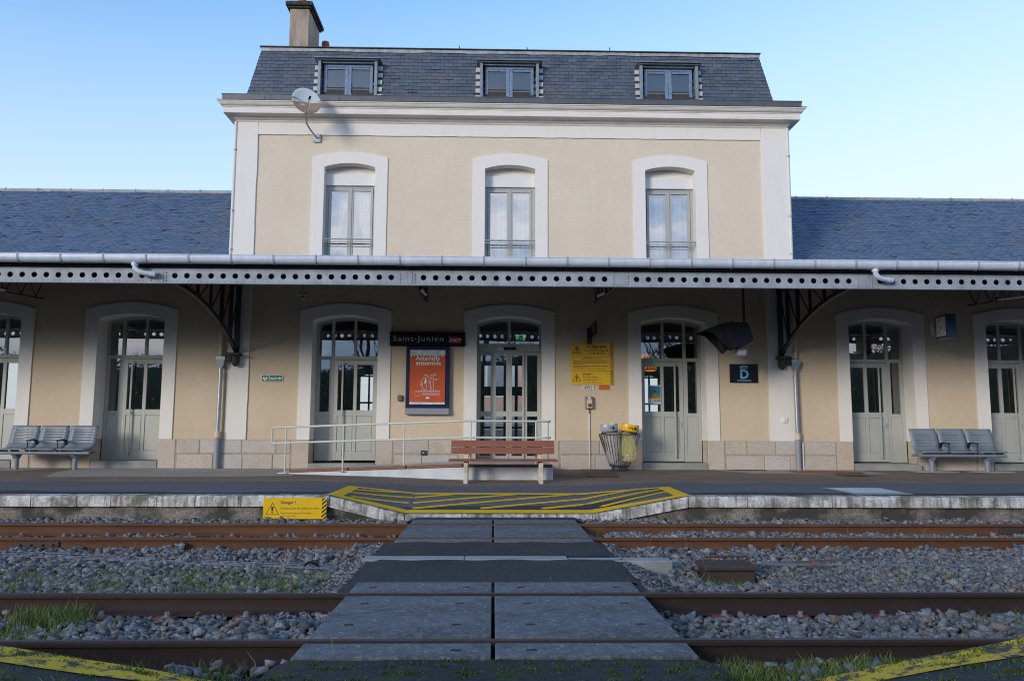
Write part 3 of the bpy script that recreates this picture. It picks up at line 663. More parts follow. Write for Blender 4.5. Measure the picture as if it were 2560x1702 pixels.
# wing roofs
WZ0, WZ1, WY0, WY1 = 4.85, 8.40, YW-.12, YW+4.5
wl = math.hypot(WZ1-WZ0, WY1-WY0); uw = (0, (WY1-WY0)/wl, (WZ1-WZ0)/wl); nw = (0, -(WZ1-WZ0)/wl, (WY1-WY0)/wl)
for a, b2, sd_ in ((X0-.2, CX0-.01, 21), (CX1+.01, X1+.2, 22)):
    mb = MB(); mb.quad((a, WY0, WZ0), (b2, WY0, WZ0), (b2, WY1, WZ1), (a, WY1, WZ1)); mb.quad((a, WY1, WZ1), (b2, WY1, WZ1), (b2, YW+9.1, WZ0), (a, YW+9.1, WZ0))
    w = mb.build('wing_roof', 'slate2', station)
    lo = int(1.0/.115)
    vis = (max(a, -16.5), min(b2, 18.))
    s_ = slates((vis[0], WY0, WZ0), (1, 0, 0), uw, nw, lambda w_: (0, vis[1]-vis[0]), int(wl/.115)+1, .115, .22, None, sd_, thick=.002, cut=.34, gap=.0015, cutp=.55); s_.build('slate', 'slate2', w, fix=False)
    mb = MB(); x = a
    while x < b2-.05:
        e = min(x+1.0, b2); mb.tube([(x, WY1, WZ1+.0), (e, WY1, WZ1+.0)], .07, 10); mb.tube([(e-.04, WY1, WZ1+.006), (e, WY1, WZ1+.006)], .08, 10); x = e
    mb.build('ridge_cap', 'zinc_light', w, smooth=True)
# upper windows
def upper_window(cx, tied):
    y0 = YW+.26; zl = 7.335
    fr = MB()
    fr.box(cx-.65, cx+.65, y0, y0+.07, zl-.055, zl); fr.box(cx-.65, cx+.65, y0, y0+.07, 5.02, 5.1)
    for x in (-.615, .615): fr.box(cx+x-.035, cx+x+.035, y0, y0+.07, 5.1, zl-.055)
    for s_ in (-1, 1):
        a, b2 = sorted((s_*.012, s_*.57)); y1 = y0-.018
        fr.box(cx+a, cx+b2, y1, y1+.05, zl-.13, zl-.062); fr.box(cx+a, cx+b2, y1, y1+.05, 5.11, 5.19)
        for xx in ((a, a+.062), (b2-.062, b2)): fr.box(cx+xx[0], cx+xx[1], y1, y1+.05, 5.19, zl-.13)
    fr.box(cx-.028, cx+.028, y0-.035, y0-.019, 5.11, zl-.06)
    w = fr.build('window', 'frame_pale', station, bevel=.005)
    g = MB(); g.quad((cx-.57, y0+.012, 5.1), (cx+.57, y0+.012, 5.1), (cx+.57, y0+.012, zl-.06), (cx-.57, y0+.012, zl-.06)); g.build('pane', 'glass_up', w)
    sb = MB(); sb.box(cx-.648, cx+.648, y0-.05, y0+.2, zl+.004, 7.64); sb.box(cx-.648, cx+.648, y0-.058, y0-.05, zl+.01, zl+.045); sb.build('shutter_box', 'shutter', w, bevel=.006)
    rp_ = MB(); n = 12
    rp_.poly([(cx-.65, y0+.01, 7.6), (cx+.65, y0+.01, 7.6)]+[(cx+.65*(1-2*i/n), y0+.01, arch_z(.65*(1-2*i/n), .65, 7.76, 7.865)+.01) for i in range(n+1)]); rp_.build('recess_panel', 'cornice', w)
    gr = MB(); gr.tube([(cx-.66, YW-.0, 5.875), (cx+.66, YW-.0, 5.875)], .018, 8); gr.box(cx-.65, cx+.65, YW+.0-.012, YW+.012, 5.80, 5.815)
    gr.build('guard_bar', 'zinc_light', w)
    cu = MB(); nx, nz_ = 44, 20
    for s_ in (-1, 1):
        vs = []
        for j in range(nz_+1):
            z = 5.05+(7.28-5.05)*j/nz_
            for i in range(nx+1):
                t_ = i/nx; wd = .55
                if tied:
                    k = max(.0, min(1, (z-5.75)/1.4)); wd = .17+.38*(k**.7) if z > 5.75 else .17+.12*min(1, (5.75-z)/.5)
                x = s_*(.60-wd*t_)
                vs.append((cx+x, y0+.16+.02*math.sin(t_*nx*.62*(1.0 if not tied else 1.2))+.008*math.sin(z*9+t_*4), z))
        cu.add(vs, [(j*(nx+1)+i, j*(nx+1)+i+1, (j+1)*(nx+1)+i+1, (j+1)*(nx+1)+i) for j in range(nz_) for i in range(nx)])
    cu.build('curtain', 'lace', w, smooth=True, fix=False)
    bk = MB(); bk.box(cx-.9, cx+.9, y0+.1, y0+1.6, 4.97, 7.7); bk.f = [bk.f[k] for k in (0, 1, 3, 4, 5)]; bk.m = bk.m[:5]; bk.build('room', 'int_wall', w)
for c, td in zip(BAY, (True, False, False)): upper_window(c, td)
# interior shell behind the ground floor
mb = MB()
mb.quad((X0, YW+.5, .27), (X1, YW+.5, .27), (X1, yb, .27), (X0, yb, .27)); mb.build('interior_floor', 'int_floor', station)
mb = MB(); mb.quad((X0, YW+.02, 4.72), (X1, YW+.02, 4.72), (X1, yb, 4.72), (X0, yb, 4.72))
for x in (-7.9, -1.75, 2.55, 8.1): mb.box(x-.06, x+.06, YW+.56, yb-.01, .27, 4.71)
mb.build('interior_wall', 'int_wall', station)
# doorsteps
for c, h in ((-12.6, .26), (-9.06, .27), (9.87, .25), (13.43, .25), (4.55, .25), (-3.73, .22)):
    mb = MB(); mb.box(c-HI+.004, c+HI-.004, YW-.06 if c != 9.87 else YW-.2, YW+.5, -.1, h); mb.build('doorstep', 'concrete', station, bevel=.02, seg=2)
# doors
def platform_door(cx, mir):
    """mir=+1: side light on the left of the leaf, -1: on the right"""
    y = YW+.50; X = lambda u: cx+mir*u
    def bx(m_, u0, u1, ya, yb2, z0, z1): a, b2 = sorted((X(u0), X(u1))); m_.box(a, b2, ya, yb2, z0, z1)
    fr = MB(); H = HI-.005; zt = 2.90
    # arched head and jambs
    n = 16
    for i in range(n):
        a, b2 = -H+2*H*i/n, -H+2*H*(i+1)/n; za, zb_ = arch_z(a, H+.01, ZSI, ZCI), arch_z(b2, H+.01, ZSI, ZCI)
        fr.prism([(cx+a, y, za-.065), (cx+b2, y, zb_-.065), (cx+b2, y, zb_), (cx+a, y, za)], (0, .07, 0))
    for u0, u1 in ((-H, -H+.065), (H-.065, H)): bx(fr, u0, u1, y-.001, y+.071, .26, arch_z(H, H+.01, ZSI, ZCI)-.03)
    bx(fr, -H+.065, H-.065, y-.002, y+.07, zt-.07, zt+.02)                 # transom bar
    bx(fr, -.44, -.36, y-.003, y+.069, .26, arch_z(.4, H, ZSI, ZCI)-.05)     # mullion
    bx(fr, .13, .20, y-.003, y+.069, zt+.02, arch_z(.17, H, ZSI, ZCI)-.05)
    # side light: rails and lower panel
    bx(fr, -H+.065, -.44, y+.002, y+.066, 1.42, 1.50); bx(fr, -H+.065, -.44, y+.014, y+.05, .26, 1.42); bx(fr, -H+.065, -.44, y+.001, y+.064, .26, .40)
    bx(fr, -H+.10, -.475, y+.008, y+.015, .44, 1.38)
    bx(fr, -H+.065, -H+.10, y+.002, y+.06, 1.5, zt-.07); bx(fr, -.475, -.44, y+.002, y+.06, 1.5, zt-.07)
    # leaf
    l0, l1 = -.352, H-.072; yl = y-.022
    for u0, u1 in ((l0, l0+.10), (l1-.10, l1), (.15, .235)): bx(fr, u0, u1, yl, yl+.06, .275, zt-.078)
    for z0, z1 in ((.276, .50), (1.40, 1.54), (zt-.20, zt-.079)): bx(fr, l0+.10, .15, yl+.001, yl+.059, z0, z1); bx(fr, .235, l1-.10, yl+.001, yl+.059, z0, z1)
    for u0, u1 in ((l0+.10, .15), (.235, l1-.10)): bx(fr, u0, u1, yl+.020, yl+.05, .50, 1.40); bx(fr, u0+.014, u1-.014, yl+.009, yl+.021, .514, 1.386)
    d = fr.build('door', 'door', station, bevel=.003)
    g = MB(); yg = y+.03
    g.quad((X(-H+.1), yg, 1.5), (X(-.475), yg, 1.5), (X(-.475), yg, zt-.07), (X(-H+.1), yg, zt-.07))
    for u0, u1 in ((l0+.1, .15), (.235, l1-.1)): g.quad((X(u0), yg-.02, 1.54), (X(u1), yg-.02, 1.54), (X(u1), yg-.02, zt-.2), (X(u0), yg-.02, zt-.2))
    pts = [(cx-H+.06, yg+.005, zt+.02), (cx+H-.06, yg+.005, zt+.02)] + [(cx+(H-.06)*(1-2*i/n), yg+.005, arch_z((H-.06)*(1-2*i/n), H, ZSI, ZCI)-.06) for i in range(n+1)]
    g.poly(pts); g.build('pane', 'glass', d)
    hd = MB(); xh = X(-.12) ; yh = yl-.07
    hd.box(xh-.022, xh+.022, yh-.012, yh+.012, .36, zt-.12)
    for z in (.42, 1.45, zt-.25): hd.box(xh-.012, xh+.012, yh+.012, yl+.002, z-.015, z+.015)
    hd.build('handle', 'frame_pale', d, bevel=.006, seg=2)
    lk = MB(); lk.cyl((X(l0+.05), yl-.012, 1.20), .02, .014, 12, 'y'); lk.box(X(l0+.05)-.012, X(l0+.05)+.012, yl-.006, yl, 1.13, 1.27); lk.build('lock', 'galv', d)
    return d
DM = {-12.60: 1, -9.06: 1, -3.73: 1, 4.55: -1, 9.87: -1, 13.43: -1}
for c in DOORS:
    if c in DM: platform_door(c, DM[c])
# sliding entrance door
cx = .40; y = YW+.48; H = HI-.005; fr = MB(); n = 16
for i in range(n):
    a, b2 = -H+2*H*i/n, -H+2*H*(i+1)/n; za, zb_ = arch_z(a, H+.01, ZSI, ZCI), arch_z(b2, H+.01, ZSI, ZCI)
    fr.prism([(cx+a, y, za-.05), (cx+b2, y, zb_-.05), (cx+b2, y, zb_), (cx+a, y, za)], (0, .08, 0))
for s_ in (-1, 1): fr.box(cx+min(s_*H, s_*(H-.045)), cx+max(s_*H, s_*(H-.045)), y-.001, y+.08, .3, 3.75)
fr.box(cx-.035, cx+.035, y-.002, y+.07, 3.25, 3.88)
fr.box(cx-H+.045, cx+H-.045, y-.06, y+.08, 3.07, 3.26)
for u0, u1, dy in ((-.80, -.73, .03), (-.47, -.37, .03), (-.395, -.34, -.01), (-.075, -.004, -.01), (.004, .075, -.01), (.34, .395, -.01), (.37, .47, .03), (.73, .80, .03)):
    fr.box(cx+u0, cx+u1, y+dy, y+dy+.045, .31, 3.068)
for u0, u1, dy in ((-.73, -.47, .031), (-.34, -.075, -.009), (.075, .34, -.009), (.47, .73, .031)):
    for z0, z1 in ((.31, .40), (1.40, 1.53), (2.97, 3.066)): fr.box(cx+u0, cx+u1, y+dy, y+dy+.043, z0, z1)
sd_ = fr.build('sliding_door', 'door', station, bevel=.003)
mb = MB(); mb.box(cx-.14, cx+.17, y-.10, y-.06, 3.10, 3.17); mb.build('door_sensor', 'black_plastic', sd_, bevel=.006)
mb = MB(); mb.box(cx-.30, cx-.15, y-.063, y-.0605, 3.10, 3.17); mb.build('door_sticker', 'white_print', sd_)
g = MB()
for u0, u1, dy in ((-.73, -.47, .05), (-.34, -.075, .01), (.075, .34, .01), (.47, .73, .05)): g.quad((cx+u0, y+dy, .4), (cx+u1, y+dy, .4), (cx+u1, y+dy, 2.97), (cx+u0, y+dy, 2.97))
g.poly([(cx-H+.04, y+.04, 3.26), (cx+H-.04, y+.04, 3.26)] + [(cx+(H-.04)*(1-2*i/n), y+.04, arch_z((H-.04)*(1-2*i/n), H, ZSI, ZCI)-.045) for i in range(n+1)])
g.build('pane', 'glass', sd_)
# street door at the back of the hall
fr = MB(); y = yb+.05
for x in (-.78, -.42, .02, .42, .78): fr.box(cx+x-.055, cx+x+.055, y, y+.06, .27, 3.5)
for z0, z1 in ((.27, .42), (1.10, 1.18), (1.62, 1.70), (2.28, 2.60), (3.36, 3.5)): fr.box(cx-.8, cx+.8, y+.002, y+.058, z0, z1)
std = fr.build('street_door', 'int_dark', station)
# back windows frames (the left window is added in place of a pale panel)
fr = MB()
for c in (-4.45, 5.62):
    for x in (-.34, 0, .34): fr.box(c+x-.03, c+x+.03, yb+.02, yb+.08, 1.1, 3.0)
    for z in (1.13, 2.0, 2.95): fr.box(c-.36, c+.36, yb+.021, yb+.079, z-.03, z+.03)
fr.build('street_window', 'frame_pale', station)
# ------------------------------------------------------------------ platform canopy
YF = 15.55; CXA, CXB = -17.5, 18.6
canopy = thing('platform_canopy', (0.5, 17.7, 4.2), 'iron and timber platform canopy with a grey girder pierced by round holes along its edge', 'canopy')
# pierced edge girder
Z0, Z1, HZ, HR = 3.90, 4.172, 4.04, .056
PLATES = [-11.4, -6.585, -1.715, 2.515, 7.42, 12.3, -16.3, 17.2]
gm = MB(); seg = 24
def cell(xa, xb, hole):
    if not hole:
        gm.quad((xa, YF, Z0), (xb, YF, Z0), (xb, YF, Z1), (xa, YF, Z1)); return
    cx = (xa+xb)/2; ring_, outr = [], []
    for k in range(seg):
        a = 2*math.pi*k/seg+math.pi/4; ring_.append((cx+HR*math.cos(a), HZ+HR*math.sin(a)))
        dx, dz = math.cos(a), math.sin(a)
        tx = ((xb-cx) if dx > 0 else (cx-xa))/max(1e-6, abs(dx)); tz = ((Z1-HZ) if dz > 0 else (HZ-Z0))/max(1e-6, abs(dz)); t_ = min(tx, tz); outr.append([cx+dx*t_, HZ+dz*t_])
    # snap the four nearest points to the corners so that cells join
    for px, pz in ((xa, Z0), (xb, Z0), (xb, Z1), (xa, Z1)):
        k = min(range(seg), key=lambda i: (outr[i][0]-px)**2+(outr[i][1]-pz)**2); outr[k] = [px, pz]
    for k in range(seg):
        j = (k+1) % seg
        gm.quad((ring_[k][0], YF, ring_[k][1]), (outr[k][0], YF, outr[k][1]), (outr[j][0], YF, outr[j][1]), (ring_[j][0], YF, ring_[j][1]))
        gm.quad((ring_[k][0], YF, ring_[k][1]), (ring_[j][0], YF, ring_[j][1]), (ring_[j][0], YF+.012, ring_[j][1]), (ring_[k][0], YF+.012, ring_[k][1]))
rivx = []
edges = sorted(PLATES)
for a, b2 in zip([CXA]+edges, edges+[CXB]):
    la = a+(.20 if a != CXA else 0); lb = b2-(.20 if b2 != CXB else 0)
    n_ = max(1, round((lb-la)/.2365)); w = (lb-la)/n_
    for k in range(n_): cell(la+k*w, la+(k+1)*w, True); rivx.append(la+k*w+.04); rivx.append(la+(k+.62)*w)
    if b2 != CXB: cell(b2-.20, b2+.20, False)
gm.box(CXA, CXB, YF, YF+.09, Z0-.012, Z0-.0015); gm.box(CXA, CXB, YF, YF+.09, Z1+.0015, Z1+.012)
for x in edges:
    gm.box(x-.10, x+.10, YF-.010, YF-.001, Z0+.02, Z1-.01); gm.box(x-.006, x+.006, YF-.014, YF-.010, Z0+.02, Z1-.02)
    for s_ in (-1, 1):
        for z in (3.945, 3.998, 4.05, 4.103): gm.lathe([(.021, 0), (.017, -.010), (.008, -.016), (0, -.017)], (x+s_*.145, YF-.0005, z), 8, 'y')
for x in rivx: gm.lathe([(.013, 0), (.010, -.006), (0, -.009)], (x, YF-.0005, 3.928), 7, 'y')
gm.build('edge_girder', 'girder', canopy, smooth=True)
# timber edge above the girder, roof boards, purlins
mb = MB(); mb.box(CXA, CXB, YF+.02, YF+.10, 4.186, 4.36); mb.box(CXA, CXB, YF-.03, YF+.019, 4.21, 4.30); mb.build('edge_board', 'dark_wood', canopy)
mb = MB(); mb.prism([(CXA, YF-.10, 4.362), (CXA, YW-.05, 4.86), (CXA, YW-.05, 4.90), (CXA, YF-.10, 4.40)], (CXB-CXA, 0, 0)); mb.build('roof_deck', 'dark_wood', canopy)
def zroof(yy): return 4.362+(yy-YF+.10)*(4.86-4.362)/(YW-.05-YF+.10)
mb = MB()
for yy, hh in ((16.7, .10), (17.8, .10), (18.9, .10), (19.80, .14)): mb.box(CXA, CXB, yy-.04, yy+.04, zroof(yy-.04)-hh-.003, zroof(yy-.04)-.003)
mb.build('purlin', 'dark_wood', canopy)
# lattice rafters
for x in (-11.3, -1.68, 2.55, 12.2):
    mb = MB(); ya, yb2 = YF+.10, YW-.03
    def lo(yy): return 4.24+(yy-ya)*(.02)
    hi = lambda yy: zroof(yy)-.106
    mb.prism([(x-.03, ya, lo(ya)-.25), (x-.03, yb2, lo(yb2)-.06), (x-.03, yb2, lo(yb2)-.035), (x-.03, ya, lo(ya)-.225)], (.06, 0, 0))
    mb.prism([(x-.03, ya, hi(ya)-.03), (x-.03, yb2, hi(yb2)-.03), (x-.03, yb2, hi(yb2)), (x-.03, ya, hi(ya))], (.06, 0, 0))
    k = 14
    for i in range(k):
        y0 = ya+(yb2-ya)*i/k; y1 = ya+(yb2-ya)*(i+1)/k
        l0 = lo(y0)-.24+.19*(y0-ya)/(yb2-ya); h1 = hi(y1)-.01
        l1 = lo(y1)-.24+.19*(y1-ya)/(yb2-ya); h0 = hi(y0)-.01
        if i % 2: mb.tube([(x, y0, l0), (x, y1, h1)], .014, 4)
        else: mb.tube([(x, y0, h0), (x, y1, l1)], .014, 4)
    mb.build('rafter', 'dark_iron', canopy)
# arched brackets
def bracket(x):
    mb = MB(); wdt = .06
    A = Vector((x, YW-.12, 2.95)); n_ = 18; arc = []
    for i in range(n_+1):
        t_ = i/n_; yy = (YW-.14)+(YF+.22-(YW-.14))*t_; zz = 2.93+(3.93-2.93)*(1-(1-t_)**2.1)
        arc.append((yy, zz))
    for (ya, za), (yb2, zb_) in zip(arc, arc[1:]):
        d = Vector((0, yb2-ya, zb_-za)).normalized(); nn = Vector((0, -d.z, d.y))*.0
        nrm = Vector((0, d.z, -d.y))
        for off, th, w in ((0, .014, wdt*1.5), (-.014, .07, .016), (-.084, .014, wdt*1.5)):
            p = [Vector((x-w/2, ya, za))+nrm*(-off), Vector((x-w/2, yb2, zb_))+nrm*(-off), Vector((x-w/2, yb2, zb_))+nrm*(-off-(-th)), Vector((x-w/2, ya, za))+nrm*(-off-(-th))]
            mb.prism(p, (w, 0, 0))
    mb.box(x-.065, x+.065, YW-.13, YW-.10, 2.90, 4.62); mb.box(x-.02, x+.02, YW-.10, YW-.03, 2.90, 4.62)
    top = lambda yy: zroof(yy)-.13
    mb.prism([(x-.05, YF+.1, top(YF+.1)-.14), (x-.05, YW-.04, top(YW)-.14), (x-.05, YW-.04, top(YW)), (x-.05, YF+.1, top(YF+.1))], (.10, 0, 0))
    posts = [19.35, 18.7, 17.95, 17.15, 16.5]
    za = lambda yy: 2.93+1.0*(1-(1-((YW-.14-yy)/(YW-.14-YF-.22)))**2.1)
    for k, yy in enumerate(posts):
        w = .045 if k < 2 else .03
        mb.box(x-w, x+w, yy-.025, yy+.025, za(yy), top(yy)-.10)
    prev = YW-.12
    for yy in posts:
        mb.tube([(x, yy, za(yy)+.02), (x, prev-.02, top(prev)-.12)], .018, 4); prev = yy
    b_ = mb.build('bracket', 'dark_iron', canopy)
    cb = MB(); cb.box(x-.13, x+.13, YW-.34, YW-.03, 2.86, 2.92); cb.lathe([(.115, .26), (.105, .20), (.10, .10), (.085, .05), (.05, 0), (0, -.01)], (x, YW-.15, 2.60), 12, sy=.9)
    cb.box(x-.24 if x < 0 else x+.10, x-.10 if x < 0 else x+.24, YW-.2, YW-.02, 2.72, 2.93)
    cb.build('corbel', 'dark_iron', b_, bevel=.01)
for x in (-6.40, 7.27): bracket(x)
# gutter
mb = MB(); gy, gz, gr = YF-.19, 4.345, .104; n_ = 12; prof = []
for i in range(n_+1):
    a = math.pi+math.pi*i/n_; prof.append((gy+gr*math.cos(a), gz+gr*math.sin(a)))
for (a, za), (b2, zb_) in zip(prof, prof[1:]): mb.quad((CXA, a, za), (CXB, a, za), (CXB, b2, zb_), (CXA, b2, zb_))
prof2 = [(gy+(q-gy)*.96, gz+(w-gz)*.96) for q, w in prof]
for (a, za), (b2, zb_) in zip(prof2, prof2[1:]): mb.quad((CXA, b2, zb_), (CXB, b2, zb_), (CXB, a, za), (CXA, a, za))
mb.tube([(CXA, gy-gr, gz+.055), (CXB, gy-gr, gz+.055)], .010, 8); mb.box(CXA, CXB, gy-gr-.002, gy-gr+.006, gz-.01, gz+.06); mb.box(CXA, CXB, gy+gr-.004, gy+gr+.004, gz, gz+.07)
gut = mb.build('gutter', 'gutter', canopy, smooth=True)
mb = MB(); r_ = gr+.010
for i in range(n_):
    a0 = math.pi+math.pi*i/n_; a1 = math.pi+math.pi*(i+1)/n_
    mb.quad((-.016, r_*math.cos(a0), r_*math.sin(a0)), (.016, r_*math.cos(a0), r_*math.sin(a0)), (.016, r_*math.cos(a1), r_*math.sin(a1)), (-.016, r_*math.cos(a1), r_*math.sin(a1)))
    for sx_ in (-.016, .016): mb.quad((sx_, r_*math.cos(a0), r_*math.sin(a0)), (sx_, gr*math.cos(a0), gr*math.sin(a0)), (sx_, gr*math.cos(a1), gr*math.sin(a1)), (sx_, r_*math.cos(a1), r_*math.sin(a1)))
mb.box(-.016, .016, -gr-.014, -gr-.004, 0, .072)
gb = mb.build('gutter_bracket', 'girder', None, fix=False); gb.parent = gut; off = world_loc(gut); first = True
x = -9.17-.815*10
while x < CXB:
    q = gb if first else gb.copy()
    if not first: COL.objects.link(q)
    q.location = Vector((x, gy, gz))-off; first = False; x += .815
for x in (-6.97, 7.55, -1.6, 3.2):
    mb = MB()
    for i in range(n_):
        a0 = math.pi+math.pi*i/n_; a1 = math.pi+math.pi*(i+1)/n_; r_ = gr+.006
        mb.quad((x-.17, gy+r_*math.cos(a0), gz+r_*math.sin(a0)), (x+.17, gy+r_*math.cos(a0), gz+r_*math.sin(a0)), (x+.17, gy+r_*math.cos(a1), gz+r_*math.sin(a1)), (x-.17, gy+r_*math.cos(a1), gz+r_*math.sin(a1)))
    mb.build('gutter_joint', 'gutter', gut, fix=False)
for x, dx in ((-6.97, .34), (7.55, .36)):
    mb = MB(); mb.tube([(x, gy, gz-.06), (x, gy, gz-.155)], .066, 14); mb.tube([(x, gy, gz-.13), (x+.01, gy, gz-.20), (x+.06, gy+.01, gz-.255), (x+.15, gy+.03, gz-.285), (x+dx-.02, gy+.09, gz-.30)], .052, 12)
    mb.tube([(x+dx-.10, gy+.07, gz-.296), (x+dx+.02, gy+.105, gz-.302)], .060, 12)
    mb.build('drain_elbow', 'gutter', gut, smooth=True)
# fluorescent tubes under the canopy
def tube_light(x, ya, yb2, za, zb_, label):
    t_ = thing('strip_light', (x, ya, za), label, 'strip light', 'strip lights under the canopy')
    mb = MB(); mb.tube([(x, ya, za), (x, yb2, zb_)], .032, 10); mb.build('lamp_tube', 'white_pipe', t_, smooth=True)
    mb = MB(); mb.box(x-.03, x+.03, ya-.02, ya+.05, za-.035, za+.05); mb.box(x-.03, x+.03, yb2-.05, yb2+.02, zb_-.035, zb_+.05)
    for yy, z in ((ya+.15, za), (yb2-.15, zb_)): mb.tube([(x, yy, z), (x, yy, zroof(yy)-.02)], .008, 6)
    mb.build('lamp_holder', 'dark_iron', t_)
tube_light(-1.62, 17.3, 18.75, 4.14, 4.24, 'strip light tube under the canopy, above the station name board')
tube_light(2.42, 16.9, 18.3, 4.02, 4.17, 'strip light tube under the canopy, above the yellow warning board')
tube_light(-10.9, 16.4, 17.8, 4.02, 4.11, 'strip light tube under the canopy at its far left end')
tube_light(12.0, 16.0, 18.5, 3.98, 4.19, 'strip light tube under the canopy beside the blue clock')
# ------------------------------------------------------------------ pipes on the wall
def canopy_pipe(x, label, sgn):
    t_ = thing('drainpipe', (x, YW-.12, ZP(YW)), label, 'drainpipe', 'drainpipes on the platform wall')
    mb = MB(); mb.tube([(x-.03*sgn, YW-.09, 4.6), (x-.03*sgn, YW-.09, 2.86)], .052, 12); mb.build('upper_pipe', 'cream_pipe', t_, smooth=True)
    mb = MB(); y = YW-.13
    a, b2 = (x-.11, x+.11)
    mb.add([(a, y-.07, 2.84), (b2, y-.07, 2.84), (b2, y+.09, 2.84), (a, y+.09, 2.84), (a, y-.07, 2.76), (b2, y-.07, 2.76), (b2, y+.09, 2.76), (a, y+.09, 2.76),
            (x-.05-.04*sgn*-1*0, y-.05, 2.56), (x+.05, y-.05, 2.56), (x+.05, y+.06, 2.56), (x-.05, y+.06, 2.56)],
           [(0, 3, 2, 1), (0, 1, 5, 4), (1, 2, 6, 5), (2, 3, 7, 6), (3, 0, 4, 7), (4, 5, 9, 8), (5, 6, 10, 9), (6, 7, 11, 10), (7, 4, 8, 11)])
    mb.tube([(x, y, 2.58), (x, y, 2.38)], .048, 12); mb.build('hopper', 'galv', t_)
    mb = MB(); mb.tube([(x, y, 2.42), (x-.01*sgn, y, .98)], .050, 14)
    for z in (2.42, 2.36): mb.tube([(x, y, z), (x, y, z-.03)], .062, 14)
    mb.build('pipe', 'galv', t_, smooth=True)
    mb = MB(); mb.tube([(x-.01*sgn, y, 1.0), (x-.01*sgn, y, .85)], .072, 14); mb.build('coupling', 'cream_pipe', t_, smooth=True)
    mb = MB(); mb.tube([(x-.01*sgn, y, .86), (x-.01*sgn, y, .05)], .066, 14); mb.build('lower_pipe', 'pvc', t_, smooth=True)
canopy_pipe(-6.76, 'grey drainpipe with a zinc hopper on the wall left of the entrance', 1)
canopy_pipe(7.60, 'grey drainpipe with a zinc hopper on the wall right of the track letter sign', -1)
for x, lab in ((CX0-.06, 'thin white rainwater pipe down the left edge of the upper storey'), (CX1+.055, 'thin white rainwater pipe down the right edge of the upper storey')):
    t_ = thing('rainwater_pipe', (x, YW-.05, 4.9), lab, 'rainwater pipe', 'rainwater pipes on the upper storey')
    mb = MB(); mb.tube([(x, YW-.02, 8.93), (x, YW-.02, 4.8)], .045, 12)
    mb.build('pipe', 'white_pipe', t_, smooth=True)
    for z in (8.2, 6.6, 5.6): mb = MB(); mb.tube([(x, YW-.02, z), (x, YW-.02, z-.04)], .054, 12); mb.box(x-.015, x+.015, YW-.09, YW-.07, z-.035, z-.005); mb.build('pipe_clamp', 'galv', t_)
# ------------------------------------------------------------------ ground, platforms, tracks
RZ = -.315; YA, YB, YC, YD = 11.95, 10.44, 6.95, 5.44
PX0, PX1 = -40., 42.
mb = MB(); s_ = 900
mb.quad((-s_, -s_, -.75), (s_, -s_, -.75), (s_, s_, -.75), (-s_, s_, -.75)); o = mb.build('ground', 'earth'); struct(o)
# street behind the station
mb = MB(); mb.quad((-120, YW+8.7, .10), (120, YW+8.7, .10), (120, 70, .16), (-120, 70, .16)); struct(mb.build('street', 'street'))
# far platform: one surface with the ramp to the crossing
def grid(xs, ys, zf):
    mb = MB(); vs = [(x, y, zf(x, y)) for y in ys for x in xs]; nx = len(xs)
    mb.add(vs, [(j*nx+i, j*nx+i+1, (j+1)*nx+i+1, (j+1)*nx+i) for j in range(len(ys)-1) for i in range(nx-1)]); return mb
xs = [PX0, -20]+[-12+.4*i for i in range(23)]+[-2.8+.15*i for i in range(41)]+[3.6+.5*i for i in range(22)]+[20, PX1]; xs = sorted(set(round(x, 3) for x in xs))
ys = [13.22+.2*i for i in range(8)]+[15+.5*i for i in range(11)]+[20.5]; ys = sorted(set(ys))
struct(grid(xs, ys, ztop).build('platform', 'asph_old', smooth=True))
# newer asphalt strip, dark damp band, concrete apron
def strip(name, mat, lo, hi, dz):
    return struct(sheet(lo+hi, dz).build(name, mat, smooth=True))
strip('platform_resurfacing', 'asph_new', [(x, 13.24) for x in (-18, 20)], wavy(-18, 20, 110, 15.75, .10, 2, True), .004)
strip('platform_damp_band', 'asph_damp', [(-18, 13.25), (-2.75, 13.25)], wavy(-18, -2.75, 90, 13.62, .22, 5, True), .008)
strip('platform_damp_band', 'asph_damp', [(3.3, 13.25), (20, 13.25)], wavy(3.3, 20, 90, 13.62, .16, 9, True), .008)
struct(sheet([(-9.3, 16.9), (-6.2, 17.0), (-4.3, 17.4), (-4.7, 19.94), (-9.95, 19.94), (-9.9, 18.6)], .004).build('concrete_apron', 'apron'))
struct(sheet([(-12.4, 19.0), (-11.7, 18.55), (-10.9, 18.75), (-10.6, 19.5), (-12.3, 19.9)], .004).build('concrete_apron', 'apron'))
struct(sheet([(6.0, 18.4), (9.2, 18.3), (9.0, 19.93), (5.4, 19.93)], .004).build('concrete_apron', 'apron'))
for c in (10.70, 12.06):
    n_ = 14; struct(sheet([(c+.62*math.cos(2*math.pi*k/n_)*(1+.12*math.sin(k*2.3)), 19.25+.38*math.sin(2*math.pi*k/n_)) for k in range(n_)], .006).build('concrete_apron', 'ramp_white'))
struct(sheet([(7.1, 18.8), (8.7, 18.6), (8.9, 19.3), (8.2, 19.6), (7.2, 19.5)], .009).build('orange_spray_marks', 'paint_orange'))
struct(sheet([(-4.1, 15.95), (-3.35, 16.05), (-3.3, 16.12), (-4.0, 16.02)], .010).build('white_paint_scuff', 'paint_white'))
